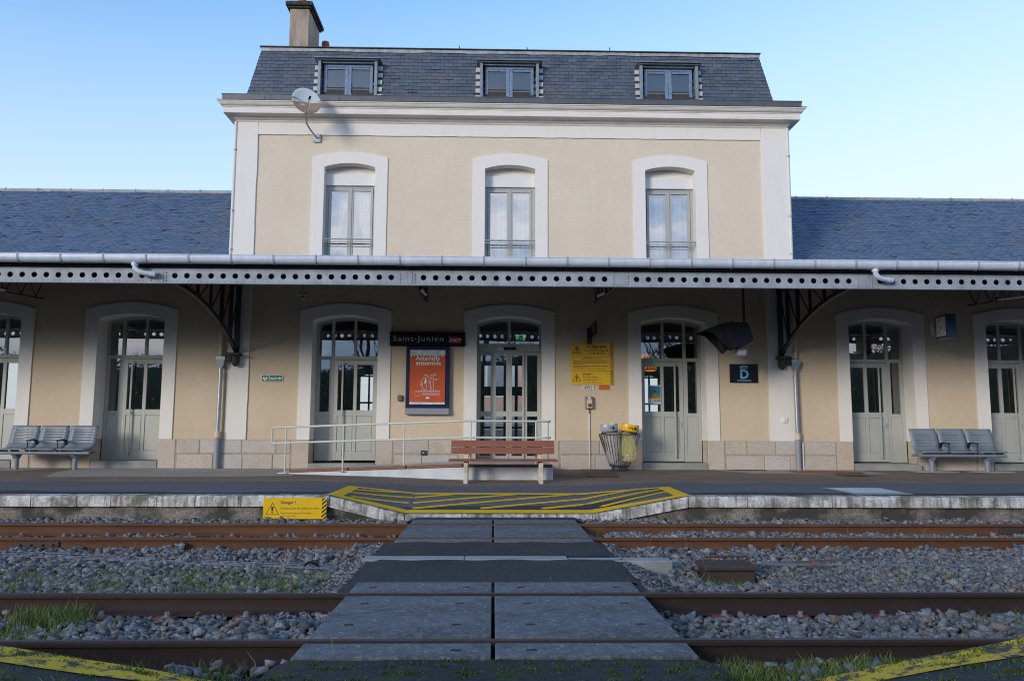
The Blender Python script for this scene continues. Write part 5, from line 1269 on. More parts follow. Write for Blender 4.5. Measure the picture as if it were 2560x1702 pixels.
def bag_mesh(cx, top, bot, w0, w1, nm, mat, sag, fill=False):
    mb_ = MB(); n_ = 36; prof = []
    rr = random.Random(int(cx*100)); ph = [rr.uniform(0, 6.28) for _ in range(4)]
    rows = 22; vs = []
    for j in range(rows+1):
        t_ = j/rows; z = top+(bot-top)*t_; w = w0+(w1-w0)*t_**1.2+sag*math.sin(math.pi*t_)*.3
        if t_ > .93: w *= 1-.9*((t_-.93)/.07)**2
        for i in range(n_):
            a = 2*math.pi*i/n_; rf = 1+.05*(1-t_*.6)*math.sin(7*a+ph[0])+.035*math.sin(13*a+ph[1]+z*4)+.03*math.sin(4*a+z*9+ph[2])
            vs.append((cx+w*rf*math.cos(a)+.03*t_*(1 if fill else .3), -.075+w*.62*rf*math.sin(a)-.10*(1 if fill else .2)*t_, z+.01*math.sin(3*a+ph[3])*t_))
    mb_.add(vs, [(j*n_+i, j*n_+(i+1) % n_, (j+1)*n_+(i+1) % n_, (j+1)*n_+i) for j in range(rows) for i in range(n_)])
    o = mb_.build(nm, mat, None, smooth=True, fix=False, angle=180); o.parent = bi; return o
b1 = bag_mesh(-.19, .915, .14, .175, .12, 'bin_bag', 'bag_clear', .03); b1['label'] = 'clear bag under the silver lid'
b2_ = bag_mesh(.19, .915, .20, .135, .185, 'bin_bag', 'bag_yellow', .06, True); b2_['label'] = 'translucent yellow bag under the yellow lid, half full of waste'
mb = MB(); rr = random.Random(2)
for i in range(90):
    c = Vector((.22+rr.uniform(-.14, .14), -.15+rr.uniform(-.09, .09), .25+rr.uniform(0, .22)*rr.random()+.01)); s_ = rr.uniform(.02, .05)
    vs = [c+Vector((rr.uniform(-s_, s_), rr.uniform(-s_, s_), rr.uniform(-s_, s_))) for _ in range(5)]; mb.add(vs, [(0, 1, 2), (0, 2, 3), (1, 2, 4), (2, 3, 4), (0, 1, 4), (0, 3, 4)])
o = mb.build('bag_contents', 'trash', None, fix=False); o.parent = b2_
# ------------------------------------------------------------------ signs and fittings on the wall
def board(name, x0, x1, z0, z1, y, depth, mat, label, cat, bev=.004, group=None):
    mb_ = MB(); mb_.box(x0, x1, y, y+depth, z0, z1); o = mb_.build(name, mat, None, bevel=bev, seg=2)
    c = Vector(((x0+x1)/2, y+depth/2, (z0+z1)/2))
    for v in o.data.vertices: v.co -= c
    o.location = c; return tag(o, label, cat, group)
YS = YW-.002
# station name
nb = board('station_name_sign', -2.605, -.715, 3.14, 3.495, YW-.09, .088, 'sign_black', 'long black station name board reading Saint-Junien beside a red logo', 'name sign', .006)
mb = MB(); y = YW-.0925; write(mb, 'Saint-Junien', -2.53, y, 3.262, .185, bold=.008, space=1.15, width=1.26); mb.build('lettering', 'grey_text', nb, fix=False)
mb = MB(); mb.poly([(-1.135, y+.0008, 3.225), (-.83, y+.0008, 3.215), (-.79, y+.0008, 3.33), (-.97, y+.0008, 3.385), (-1.14, y+.0008, 3.39)]); 
lgm, t, b = newmat('red_purple_logo'); MAT['logo'] = lgm
co = N(t, 'ShaderNodeTexCoord'); sz = N(t, 'ShaderNodeSeparateXYZ'); t.links.new(co.outputs['Object'], sz.inputs[0])
t.links.new(ramp(t, sz.outputs[0], [(0.52, (.16, .012, .09)), (.78, (.42, .01, .02))]), b.inputs['Base Color'])
mb.build('logo_plate', 'logo', nb, fix=False)
mb = MB(); write(mb, 'SNCF', -1.125, y, 3.245, .125, bold=.01, shear=.35, width=.30); mb.build('logo_letters', 'white_print', nb, fix=False)
# poster case
pc_ = board('poster_case', -2.185, -1.10, 1.585, 3.125, YW-.13, .128, 'navy', 'dark blue poster case with an orange notice about looking out for each other', 'poster case', .012)
mb = MB(); mb.prism([(-2.19, YW-.15, 1.43), (-1.095, YW-.15, 1.43), (-1.095, YW-.15, 1.585), (-2.19, YW-.15, 1.585)], (0, .148, 0)); mb.build('case_ledge', 'pvc', pc_, bevel=.01)
mb = MB(); yp = YW-.150; nx, nz_ = 24, 30; rr = random.Random(6); px0, px1, pz0, pz1 = -2.085, -1.205, 1.68, 3.03
def crease(x, z): return .004*math.sin(x*9+z*4)+.004*math.sin(x*3-z*7)+(.012*abs(math.sin(x*40+z*6))*max(0, (z-2.8)/.2) if z > 2.8 else 0)
zt = pz0+.05
def pgrid(z0, z1, nz2):
    vs = [(px0+(px1-px0)*i/nx, yp-crease(px0+(px1-px0)*i/nx, z0+(z1-z0)*j/nz2), z0+(z1-z0)*j/nz2) for j in range(nz2+1) for i in range(nx+1)]
    return vs, [(j*(nx+1)+i, j*(nx+1)+i+1, (j+1)*(nx+1)+i+1, (j+1)*(nx+1)+i) for j in range(nz2) for i in range(nx)]
mb.add(*pgrid(zt, 2.90, 26)); po = mb.build('poster', 'orange', pc_, smooth=True, fix=False)
mb = MB(); mb.add(*pgrid(2.90, pz1, 12)); mb.add(*pgrid(pz0, zt, 2)); 
for k in range(11):
    x = px0+.03+k*.078; mb.add([(x-.03, yp-.016, 2.91), (x+.03, yp-.016, 2.91), (x+.012-.01*(k % 3), yp-.016, 2.84+.02*(k % 2))], [(0, 1, 2)])
mb.build('poster_torn_top', 'white_paper', po, smooth=True, fix=False)
mb = MB(); yt = yp-.012
write(mb, 'Attentifs', -1.94, yt, 2.775, .155, bold=.014, width=.60); write(mb, 'ensemble', -1.94, yt, 2.655, .155, bold=.014, width=.63)
def stroke(pts, r=.007): mb.tube([(x, yt, z) for x, z in pts], r, 5)
X = lambda u: px0+u*(px1-px0); Zq = lambda v: pz1-v*(pz1-pz0)     # fractions across / down the sheet
circp = lambda u, v, r, a0=0, a1=6.2832: [(X(u)+r*math.cos(a0+(a1-a0)*i/14), Zq(v)+r*math.sin(a0+(a1-a0)*i/14)) for i in range(15)]
stroke(circp(.45, .49, .04)); stroke(circp(.63, .485, .04))
stroke([(X(.50), Zq(.475)), (X(.53), Zq(.50)), (X(.51), Zq(.54)), (X(.55), Zq(.50))])
stroke([(X(.40), Zq(.53)), (X(.35), Zq(.56)), (X(.31), Zq(.65)), (X(.335), Zq(.665)), (X(.37), Zq(.60)), (X(.35), Zq(.75)), (X(.39), Zq(.75)), (X(.41), Zq(.67)), (X(.43), Zq(.75)), (X(.475), Zq(.75)), (X(.475), Zq(.63))])
stroke([(X(.60), Zq(.53)), (X(.80), Zq(.53)), (X(.80), Zq(.55)), (X(.68), Zq(.555)), (X(.68), Zq(.75)), (X(.645), Zq(.75)), (X(.63), Zq(.66)), (X(.61), Zq(.75)), (X(.58), Zq(.75)), (X(.60), Zq(.57)), (X(.555), Zq(.62)), (X(.54), Zq(.60)), (X(.56), Zq(.555)), (X(.60), Zq(.53))])
for a in (.25, .75, 1.25): stroke([(X(.68)+.02*math.cos(a), Zq(.475)+.03*math.sin(a)), (X(.70)+.05*math.cos(a), Zq(.475)+.06*math.sin(a))], .005)
stroke([(X(.15), Zq(.757)), (X(.87), Zq(.757))], .006)
for k in range(4): stroke([(X(.35), Zq(.785+.016*k)), (X(.86-.03*(k == 3)), Zq(.785+.016*k))], .0035)
stroke([(X(.15), Zq(.80)), (X(.18), Zq(.785)), (X(.31), Zq(.785)), (X(.30), Zq(.84)), (X(.17), Zq(.85)), (X(.15), Zq(.80))], .006)
mb.poly([(X(.46), yt, Zq(.90)), (X(.56), yt, Zq(.90)), (X(.57), yt, Zq(.87)), (X(.47), yt, Zq(.865))])
mb.poly([(X(.42), yt, Zq(.62)), (X(.475), yt, Zq(.62)), (X(.475), yt, Zq(.54)), (X(.43), yt, Zq(.54))])
mb.build('poster_print', 'white_print', po, fix=False)
mb = MB(); mb.quad((px0-.02, YW-.165, pz0-.02), (px1+.02, YW-.165, pz0-.02), (px1+.02, YW-.165, pz1+.02), (px0-.02, YW-.165, pz1+.02))
# defibrillator arrow sign
ds = board('defibrillator_sign', -5.785, -5.25, 2.225, 2.40, YW-.025, .023, 'white_print', 'small green and white arrow sign reading DAE on the left wall', 'sign')
mb = MB(); y = YW-.0265; mb.quad((-5.77, y, 2.24), (-5.265, y, 2.24), (-5.265, y, 2.387), (-5.77, y, 2.387)); mb.build('sign_face', 'green_sign', ds, fix=False)
mb = MB(); y -= .0012; write(mb, 'DAE', -5.60, y, 2.278, .085, bold=.03, width=.19)
mb.poly([(-5.69, y, 2.25), (-5.635, y, 2.30), (-5.635, y, 2.335), (-5.665, y, 2.345), (-5.69, y, 2.325), (-5.715, y, 2.345), (-5.745, y, 2.335), (-5.745, y, 2.30)])
mb.poly([(-5.395, y, 2.30), (-5.335, y, 2.30), (-5.335, y, 2.27), (-5.285, y, 2.312), (-5.335, y, 2.355), (-5.335, y, 2.325), (-5.395, y, 2.325)])
mb.poly([(-5.63, y, 2.362), (-5.607, y, 2.37), (-5.60, y, 2.383), (-5.594, y, 2.37), (-5.57, y, 2.362), (-5.594, y, 2.355), (-5.60, y, 2.345), (-5.607, y, 2.355)])
mb.build('lettering', 'white_print', ds, fix=False)
mb = MB(); y -= .001; mb.poly([(-5.70, y, 2.335), (-5.68, y, 2.335), (-5.69, y, 2.312), (-5.675, y, 2.312), (-5.70, y, 2.27), (-5.693, y, 2.30), (-5.708, y, 2.30)]); mb.build('heart_bolt', 'green_sign', ds, fix=False)
# yellow warning board: three stacked panels
def tri_sign(mb_, cx, z0, w, h, y, th):
    P_ = [(cx-w/2, z0), (cx+w/2, z0), (cx, z0+h)]; G = (cx, z0+h*.333); k_ = 1-th
    Q_ = [(G[0]+(x-G[0])*k_, G[1]+(z-G[1])*k_) for x, z in P_]
    for i in range(3):
        j = (i+1) % 3; mb_.quad((P_[i][0], y, P_[i][1]), (P_[j][0], y, P_[j][1]), (Q_[j][0], y, Q_[j][1]), (Q_[i][0], y, Q_[i][1]))
    mb_.poly([(cx-.012*w/.25, y, z0+h*.30), (cx+.012*w/.25, y, z0+h*.30), (cx+.024*w/.25, y, z0+h*.66), (cx-.024*w/.25, y, z0+h*.66)])
    mb_.poly([(cx+.016*w/.25*math.cos(a*.785), y, z0+h*.2+.016*w/.25*math.sin(a*.785)) for a in range(8)])
def chevrons(mb_, x0, x1, z0, z1, y, n_):
    st_ = (z1-z0)/n_; w = x1-x0; rs = min(w*.9, st_*1.2); cl = lambda v: max(z0, min(z1, v))
    for k in range(-2, n_):
        a = z0+k*st_+.2*st_; P_ = [(0, a), (w, a+rs), (w, a+rs+.5*st_), (0, a+.5*st_)]; Q_ = []
        for i in range(4):                                              # clip to the strip
            p, q = P_[i], P_[(i+1) % 4]; Q_.append(p)
            for lim in sorted((z0, z1), key=lambda v: abs(v-p[1])):
                if (p[1]-lim)*(q[1]-lim) < 0: t_ = (lim-p[1])/(q[1]-p[1]); Q_.append((p[0]+(q[0]-p[0])*t_, lim))
        Q_ = [p for p in Q_ if z0-1e-6 <= p[1] <= z1+1e-6]
        if len(Q_) > 2: mb_.poly([(x0+u, y, v) for u, v in Q_])
wa = thing('warning_board', (2.49, YW-.02, 2.72), 'large yellow warning board headed ATTENTION with hazard stripes down its right side', 'warning sign')
for z0, z1, nm in ((2.905, 3.255, 'top_panel'), (2.545, 2.900, 'middle_panel'), (2.19, 2.540, 'bottom_panel')):
    mb = MB(); mb.box(1.95, 3.03, YW-.022, YW-.002, z0, z1); mb.build(nm, 'yellow', wa, bevel=.004)
y = YW-.0235
mb = MB(); tri_sign(mb, 2.105, 2.975, .25, .215, y, .22); tri_sign(mb, 2.095, 2.265, .235, .205, y, .2)
for k, (s_, w) in enumerate((('Danger !', .26),)): write(mb, s_, 2.25, y, 2.44, .085, bold=.015, width=w)
write(mb, 'Pour votre sécurité', 2.25, y, 2.378, .045, bold=.01, width=.37)
for k, (s_, w) in enumerate((('Regardez toujours avant de traverser', .47), ('le passage à niveau', .33), ('dans les deux directions', .36), ('Empruntez le passage aménagé', .47))): write(mb, s_, 2.25, y, 2.335-k*.034, .034, width=w)
for k, (z, a, b2) in enumerate(((2.79, 2.01, 2.88), (2.755, 2.01, 2.88), (2.735, 2.01, 2.88), (2.715, 2.01, 2.23), (2.67, 2.01, 2.88), (2.65, 2.01, 2.88), (2.63, 2.01, 2.38), (2.595, 2.01, 2.82))):
    rr = random.Random(k); x = a
    while x < b2:
        w = rr.uniform(.02, .075); mb.quad((x, y, z-.005), (min(x+w, b2), y, z-.005), (min(x+w, b2), y, z+.005), (x, y, z+.005)); x += w+.012
chevrons(mb, 2.945, 3.018, 2.20, 2.54, y, 5)
mb.build('lettering', 'black', wa, fix=False)
mb = MB(); write(mb, 'ATTENTION', 2.345, y, 3.115, .105, bold=.025, width=.51); write(mb, 'A LA HAUTEUR DE', 2.285, y, 3.035, .065, bold=.012, width=.61); write(mb, 'LA MARCHE', 2.40, y, 2.965, .065, bold=.012, width=.40)
chevrons(mb, 2.945, 3.018, 2.915, 3.25, y, 6); mb.build('brown_lettering', 'brown_print', wa, fix=False)
mb = MB(); write(mb, 'Attention !', 2.28, y, 2.855, .06, bold=.015, width=.31); mb.quad((2.19, y, 2.828), (2.71, y, 2.828), (2.71, y, 2.838), (2.19, y, 2.838)); chevrons(mb, 2.945, 3.018, 2.555, 2.90, y, 5); mb.build('red_lettering', 'red_print', wa, fix=False)
kp = board('distance_plate', 2.245, 2.53, 2.068, 2.178, YW-.02, .018, 'white_print', 'small white number plate reading 439.0 under the yellow warning board', 'number plate')
mb = MB(); y = YW-.0215; write(mb, '439.0', 2.285, y, 2.085, .108, bold=.02, width=.20)
for x in (2.265, 2.51): mb.poly([(x-.01, y, 2.125), (x, y, 2.115), (x+.01, y, 2.125), (x, y, 2.135)])
mb.build('lettering', 'black', kp, fix=False)
on_ = board('orange_notice', 2.65, 2.92, 2.068, 2.178, YW-.012, .010, M('orange_notice_sheet', (.66, .13, .02), .5, .05, 4), 'small orange notice under the right part of the yellow warning board', 'notice')
mb = MB(); y = YW-.0135; mb.quad((2.73, y, 2.15), (2.86, y, 2.15), (2.86, y, 2.16), (2.73, y, 2.16)); mb.poly([(2.665, y, 2.105), (2.70, y, 2.105), (2.682, y, 2.135)]); mb.build('notice_print', 'red_print', on_, fix=False)
# emergency call box
cb_ = board('call_box', 2.295, 2.48, 1.595, 1.90, YW-.11, .108, M('grey_box_enamel', (.24, .23, .22), .5, .08, 4), 'grey and cream call box with a red button on a thin white conduit', 'call box', .012)
mb = MB(); mb.box(2.34, 2.475, YW-.125, YW-.108, 1.60, 1.815); mb.build('front_plate', 'bench_conc', cb_, bevel=.008); mb = MB(); mb.box(2.365, 2.425, YW-.118, YW-.109, 1.825, 1.885); mb.build('label_plate', 'white_print', cb_)
mb = MB(); mb.lathe([(.045, 0), (.045, -.02), (.036, -.024)], (2.405, YW-.125, 1.68), 20, 'y'); mb.build('button_ring', 'black_plastic', cb_, smooth=True); mb = MB(); mb.lathe([(.034, -.0), (.034, -.028), (.02, -.034), (0, -.035)], (2.405, YW-.125, 1.68), 18, 'y'); mb.build('button', 'red_print', cb_, smooth=True)
mb = MB(); mb.box(2.385, 2.425, YW-.03, YW-.002, .82, 1.47); mb.box(2.39, 2.42, YW-.075, YW-.045, .08, .82); mb.build('conduit', 'white_pipe', cb_, bevel=.004); mb = MB(); mb.tube([(2.41, YW-.05, 1.6), (2.408, YW-.04, 1.52), (2.405, YW-.02, 1.46)], .010, 6); mb.build('cable', 'black_plastic', cb_)
# track letter sign
vd = board('track_sign', 5.975, 6.69, 2.26, 2.735, YW-.03, .028, 'navy_dark', 'dark navy track sign with a pale blue letter D under the word Voie', 'track sign')
mb = MB(); y = YW-.0315; write(mb, 'D', 6.225, y, 2.37, .315, bold=.035, width=.215); mb.quad((6.16, y, 2.305), (6.515, y, 2.305), (6.515, y, 2.327), (6.16, y, 2.327))
mb.poly([(6.262+.035*math.cos(a), y, 2.652+.04*math.sin(a)) for a in [math.pi/2+math.pi*i/8 for i in range(9)]]+[(6.40+.035*math.cos(a), y, 2.652+.04*math.sin(a)) for a in [-math.pi/2+math.pi*i/8 for i in range(9)]]); mb.build('lettering', 'cyan_print', vd, fix=False)
mb = MB(); write(mb, 'Voie', 6.252, y-.001, 2.627, .080, bold=.03, width=.16); mb.build('pill_lettering', 'navy_dark', vd, fix=False)
# small boxes on the wall
board('key_safe', -2.39, -2.265, 1.755, 1.91, YW-.07, .068, M('grey_green_box', (.12, .125, .105), .5, .1, 6), 'small dark grey box on the wall left of the poster case', 'key safe', .025)
sk = board('wall_socket', -1.785, -1.65, .43, .545, YW-.09, .045, 'dark_iron', 'small dark wall socket set in the granite plinth', 'wall socket', .008)
mb = MB(); mb.lathe([(.028, 0), (.022, -.01), (0, -.012)], (-1.72, YW-.0905, .49), 12, 'y'); mb.build('socket_lid', 'galv', sk)
be = thing('wall_bell', (7.32, YW-.05, 1.33), 'round cream bell cover low on the white pilaster beside the drainpipe', 'wall bell')
mb = MB(); mb.lathe([(.085, 0), (.085, -.02), (.06, -.035), (.058, -.03), (.04, -.03), (.02, -.045), (0, -.046)], (7.32, YW-.036, 1.33), 24, 'y'); mb.box(7.375, 7.41, YW-.055, YW-.036, 1.33, 1.42); mb.build('bell_cover', 'white', be, smooth=True)
pp = MB(); pp.tube([(7.755, YW-.07, .06), (7.755, YW-.07, .70), (7.75, YW-.05, .76)], .022, 8); tag(pp.build('conduit_stub', 'white_pipe', smooth=True), 'short white conduit pipe at the foot of the wall right of the drainpipe', 'conduit')
# bracketed blade sign
fs_ = thing('blade_sign', (2.47, 19.3, 3.5), 'small dark blade sign sticking out from the wall above the yellow warning board', 'blade sign')
mb = MB(); mb.box(2.445, 2.475, 18.95, 19.85, 3.36, 3.68); mb.build('sign_panel', 'navy_dark', fs_, bevel=.005); mb = MB(); mb.box(2.36, 2.47, 19.85, YW-.001, 3.22, 3.62); mb.build('wall_bracket', 'dark_iron', fs_)
mb = MB(); 
for z in (3.56, 3.50, 3.45): mb.quad((2.4435, 19.5, z), (2.4435, 19.2, z), (2.4435, 19.2, z+.02), (2.4435, 19.5, z+.02))
mb.build('sign_print', 'grey_text', fs_, fix=False)
# hooded information screen
mo_ = thing('information_screen', (5.6, 18.3, 3.3), 'dark hooded information screen hanging under the canopy above the track sign', 'information screen')
mb = MB(); ya, yb2 = 18.02, 18.62
outer = [(5.50, 3.54), (5.80, 3.535), (5.87, 3.50), (5.97, 3.13), (5.72, 2.97), (5.46, 2.92)]
mb.prism([(x, ya, z) for x, z in outer], (0, yb2-ya, 0)); mb.build('screen_case', 'navy_dark', mo_, bevel=.015)
mb = MB()
tipT, tipB, bT, bB = (4.80, 3.345), (5.415, 2.855), (5.51, 3.56), (5.47, 2.90)
def sheet3(a, b2, c, d): 
    mb.quad(a, b2, c, d)
for yy, oy in ((ya, ya-.06), (yb2, yb2+.06)): mb.add([(bT[0], yy, bT[1]), (5.2, (yy+oy)/2, 3.49), (tipT[0], oy, tipT[1]), (5.02, oy, 3.27), (5.25, oy, 3.04), (tipB[0], oy, tipB[1]), (bB[0], yy, bB[1])], [(0, 1, 2, 3, 4, 5, 6)])
mb.add([(bT[0], ya, bT[1]), (bT[0], yb2, bT[1]), (5.2, yb2+.03, 3.49), (5.2, ya-.03, 3.49), (tipT[0], yb2+.06, tipT[1]), (tipT[0], ya-.06, tipT[1])], [(0, 1, 2, 3), (3, 2, 4, 5)])
h_ = mb.build('screen_hood', 'black_plastic', mo_, fix=False); sm = h_.modifiers.new('thickness', 'SOLIDIFY'); sm.thickness = .01
mb = MB(); mb.quad((5.465, ya+.04, 2.96), (5.465, yb2-.04, 2.96), (5.495, yb2-.04, 3.5), (5.495, ya+.04, 3.5)); mb.build('screen', 'black', mo_)
mb = MB(); mb.tube([(5.84, 18.3, 3.5), (5.84, 18.3, 4.6)], .028, 8); mb.build('hanger', 'dark_iron', mo_)
mb = MB(); mb.box(5.64, 5.86, 18.2, 18.42, 2.78, 2.96); mb.build('loudspeaker', 'pvc', mo_, bevel=.02)
# clock
ck = thing('platform_clock', (10.68, 18.4, 3.5), 'square blue double-faced clock hung end-on under the canopy', 'clock')
mb = MB(); mb.box(10.565, 10.80, 18.18, 18.68, 3.24, 3.79); mb.build('clock_case', M('blue_clock_case', (.012, .06, .17), .4, .08, 4), ck, bevel=.012)
mb = MB(); xf = 10.5635; mb.quad((xf, 18.63, 3.29), (xf, 18.235, 3.29), (xf, 18.235, 3.74), (xf, 18.63, 3.74)); mb.build('dial', 'white_print', ck, fix=False)
mb = MB(); xf -= .002; cy_, cz_ = 18.43, 3.515
for k in range(12):
    a = k*math.pi/6; r_ = .17; c = (cy_-r_*math.sin(a)*.95, cz_+r_*math.cos(a)); s_ = .022 if k % 3 else .032
    me = text_mesh(str(12 if k == 0 else k), .07, 'CENTER', .01); mb.mesh(me, Matrix(((0, 0, -1, xf), (-1, 0, 0, c[0]), (0, 1, 0, c[1]-.025), (0, 0, 0, 1)))); bpy.data.meshes.remove(me)
mb.build('numerals', 'black', ck, fix=False)
mb = MB(); xf -= .002
for ang, ln, w in ((R(142), .10, .012), (R(204), .155, .009)):
    d = Vector((0, -math.sin(ang), math.cos(ang))); n_ = Vector((0, d.z, -d.y)); c = Vector((xf, cy_, cz_)); mb.quad(c-n_*w-d*.02, c+n_*w-d*.02, c+n_*w*.7+d*ln, c-n_*w*.7+d*ln); xf -= .001
mb.build('clock_hand', 'black', ck, fix=False)
mb = MB(); mb.tube([(10.62, 18.72, 3.6), (10.62, 18.72, 4.6)], .022, 8); mb.box(10.51, 10.62, 18.68, 18.76, 3.36, 3.68); mb.build('hanger', 'cream_pipe', ck)
# floodlight / loudspeaker near the left door
fl = thing('loudspeaker', (-4.70, 19.5, 4.3), 'small pale loudspeaker hanging under the canopy above the left door', 'loudspeaker')
mb = MB(); mb.box(-4.80, -4.60, 19.42, 19.58, 4.33, 4.40); mb.build('mount', 'galv', fl, bevel=.008); mb = MB(); mb.lathe([(.05, .12), (.062, .06), (.055, .02), (.03, 0), (0, 0)], (-4.70, 19.5, 4.21), 14); mb.build('horn', 'galv', fl, smooth=True); mb = MB(); mb.tube([(-4.73, 19.5, 4.4), (-4.73, 19.5, 4.70)], .008, 6); mb.build('hanger', 'dark_iron', fl)
# danger sign at the platform edge
dz = board('danger_sign', -3.625, -2.63, -.352, -.022, 12.885, .012, 'yellow', 'yellow danger sign with a warning triangle fixed to the platform edge', 'danger sign', .003)
mb = MB(); y = 12.8835; tri_sign(mb, -3.48, -.285, .215, .19, y, .13); write(mb, 'Danger !', -3.352, y, -.115, .062, bold=.012, width=.235); write(mb, 'Un train peut en cacher un autre', -3.352, y, -.198, .040, bold=.006, width=.60); write(mb, 'Regardez dans les deux directions', -3.352, y, -.270, .029, bold=.004, width=.49); write(mb, 'avant de traverser', -3.352, y, -.310, .029, bold=.004, width=.255)
mb.build('lettering', 'brown_print', dz, fix=False)
mb = MB(); chevrons(mb, -2.705, -2.634, -.345, -.028, y, 5); mb.build('hazard_stripes', 'black', dz, fix=False)
# satellite dish
sa = thing('satellite_dish', (-4.72, 19.5, 8.75), 'pale satellite dish with brown stains on the upper left facade', 'satellite dish')
ctr = Vector((-4.70, 19.12, 9.12)); nrm = Vector((.42, -.86, .30)).normalized()
mb = MB(); prof = [(0, .0), (.10, .004), (.20, .017), (.30, .040), (.372, .062), (.385, .060), (.385, .050), (.372, .048)]
mb.lathe([(r_, z) for r_, z in prof], (0, 0, 0), 40, sx=.93)
o = mb.build('reflector', 'dish', None, smooth=True, angle=50); o.parent = sa; o.location = ctr-sa.location; o.rotation_euler = nrm.to_track_quat('Z', 'Y').to_euler()
mb = MB(); w_ = Vector((-4.60, YW-.035, 8.52)); low_ = ctr-Vector((.03, 0, .37))
mb.tube([w_, w_+Vector((-.02, -.12, .02)), w_+Vector((-.10, -.28, .10)), Vector((-4.76, 19.50, 8.72)), Vector((-4.77, 19.42, 8.90)), ctr+Vector((-.02, .16, -.02))], .022, 10)
mb.box(w_.x-.10, w_.x+.10, YW-.045, YW-.033, 8.41, 8.62)
for q in (-.075, .075):
    for z in (8.44, 8.59): mb.cyl((w_.x+q, YW-.06, z), .014, .02, 6, 'y')
mb.build('mast_bracket', 'galv', sa, smooth=True)
foc = ctr+nrm*.40+Vector((0, 0, -.17)); mb = MB(); mb.tube([ctr+Vector((-.03, .02, -.40)), ctr-Vector((-.0, .06, .35)), foc], .013, 8); mb.build('feed_arm', 'galv', sa)
mb = MB(); mb.tube([foc-nrm*.02, foc+nrm*.07], .028, 12); mb.build('receiver', 'black_plastic', sa, smooth=True)
mb = MB(); mb.tube([foc, foc+Vector((.0, .05, -.16)), foc+Vector((-.06, .1, -.28)), foc+Vector((-.13, .2, -.24))], .005, 5); mb.build('cable', 'white_pipe', sa)
# ------------------------------------------------------------------ behind the glass
wp = MB(); yq = YW+.45; x0, x1, z0, z1 = 3.98, 4.325, 1.73, 2.215
q = board('window_poster', x0, x1, z0, z1, YW+.455, .003, 'white_paper', 'blue and yellow poster taped inside the glass of the right door', 'poster', .0005)
mb = MB(); y = YW+.4538; mb.quad((x0+.015, y, 1.96), (x1-.015, y, 1.96), (x1-.015, y, 2.19), (x0+.015, y, 2.19)); mb.build('poster_sky', M('poster_blue', (.02, .20, .36), .5, .1, 8), q, fix=False)
mb = MB(); mb.quad((x0+.015, y, 1.875), (x1-.015, y, 1.875), (x1-.015, y, 1.96), (x0+.015, y, 1.96)); mb.poly([(4.08, y-.0008, 1.962), (4.23, y-.0008, 1.962), (4.20, y-.0008, 2.0), (4.155, y-.0008, 2.02), (4.11, y-.0008, 2.0)]); mb.build('poster_ground', M('poster_yellow', (.30, .22, .02), .5, .1, 8), q, fix=False)
mb = MB()
for k in range(9): a = k*.698; c_, s_ = math.cos(a), math.sin(a); mb.poly([(4.155+.012*s_, y-.0016, 2.055-.012*c_), (4.155+.065*c_, y-.0016, 2.055+.065*s_), (4.155-.012*s_, y-.0016, 2.055+.012*c_)])
for k, (a, b2) in enumerate(((4.13, 4.16), (4.17, 4.21), (4.22, 4.30), (4.13, 4.19), (4.20, 4.31))): zq = 1.83 if k < 3 else 1.785; mb.quad((a, y, zq), (b2, y, zq), (b2, y, zq+.025), (a, y, zq+.025))
mb.build('poster_print', M('poster_dark_print', (.03, .09, .10), .5, .1, 8), q, fix=False)
def pendant(x, y, z, r_, label):
    t_ = thing('pendant_lamp', (x, y, z), label, 'pendant lamp', 'lit pendant lamps inside the right door')
    mb = MB(); n_ = 22
    for i in range(n_):
        a0 = 2*math.pi*i/n_; a1 = a0+2*math.pi/n_*.62; rr_ = r_*.98
        mb.quad((x+rr_*math.cos(a0), y+rr_*math.sin(a0), z), (x+rr_*math.cos(a1), y+rr_*math.sin(a1), z), (x+rr_*.95*math.cos(a1), y+rr_*.95*math.sin(a1), z+.17), (x+rr_*.95*math.cos(a0), y+rr_*.95*math.sin(a0), z+.17))
    mb.lathe([(r_, -.012), (r_, .02), (r_*.97, .02)], (x, y, z), 28); mb.lathe([(r_*.96, .17), (r_*.5, .22), (.02, .26)], (x, y, z), 28); mb.build('lamp_shade', 'black_plastic', t_, fix=False)
    mb = MB(); mb.lathe([(0, -.04), (r_*.6, -.03), (r_*.95, 0), (r_*.9, .14), (0, .16)], (x, y, z), 24); mb.build('bulb_glow', 'glow_orange', t_, smooth=True)
    mb = MB(); mb.tube([(x, y, z+.25), (x, y, 4.70)], .006, 5); mb.build('flex', 'black_plastic', t_)
pendant(4.46, 22.5, 2.76, .19, 'lit orange pendant lamp low in the glass above the blue poster')
pendant(4.72, 24.6, 3.26, .16, 'lit orange pendant lamp higher up in the arched top light')
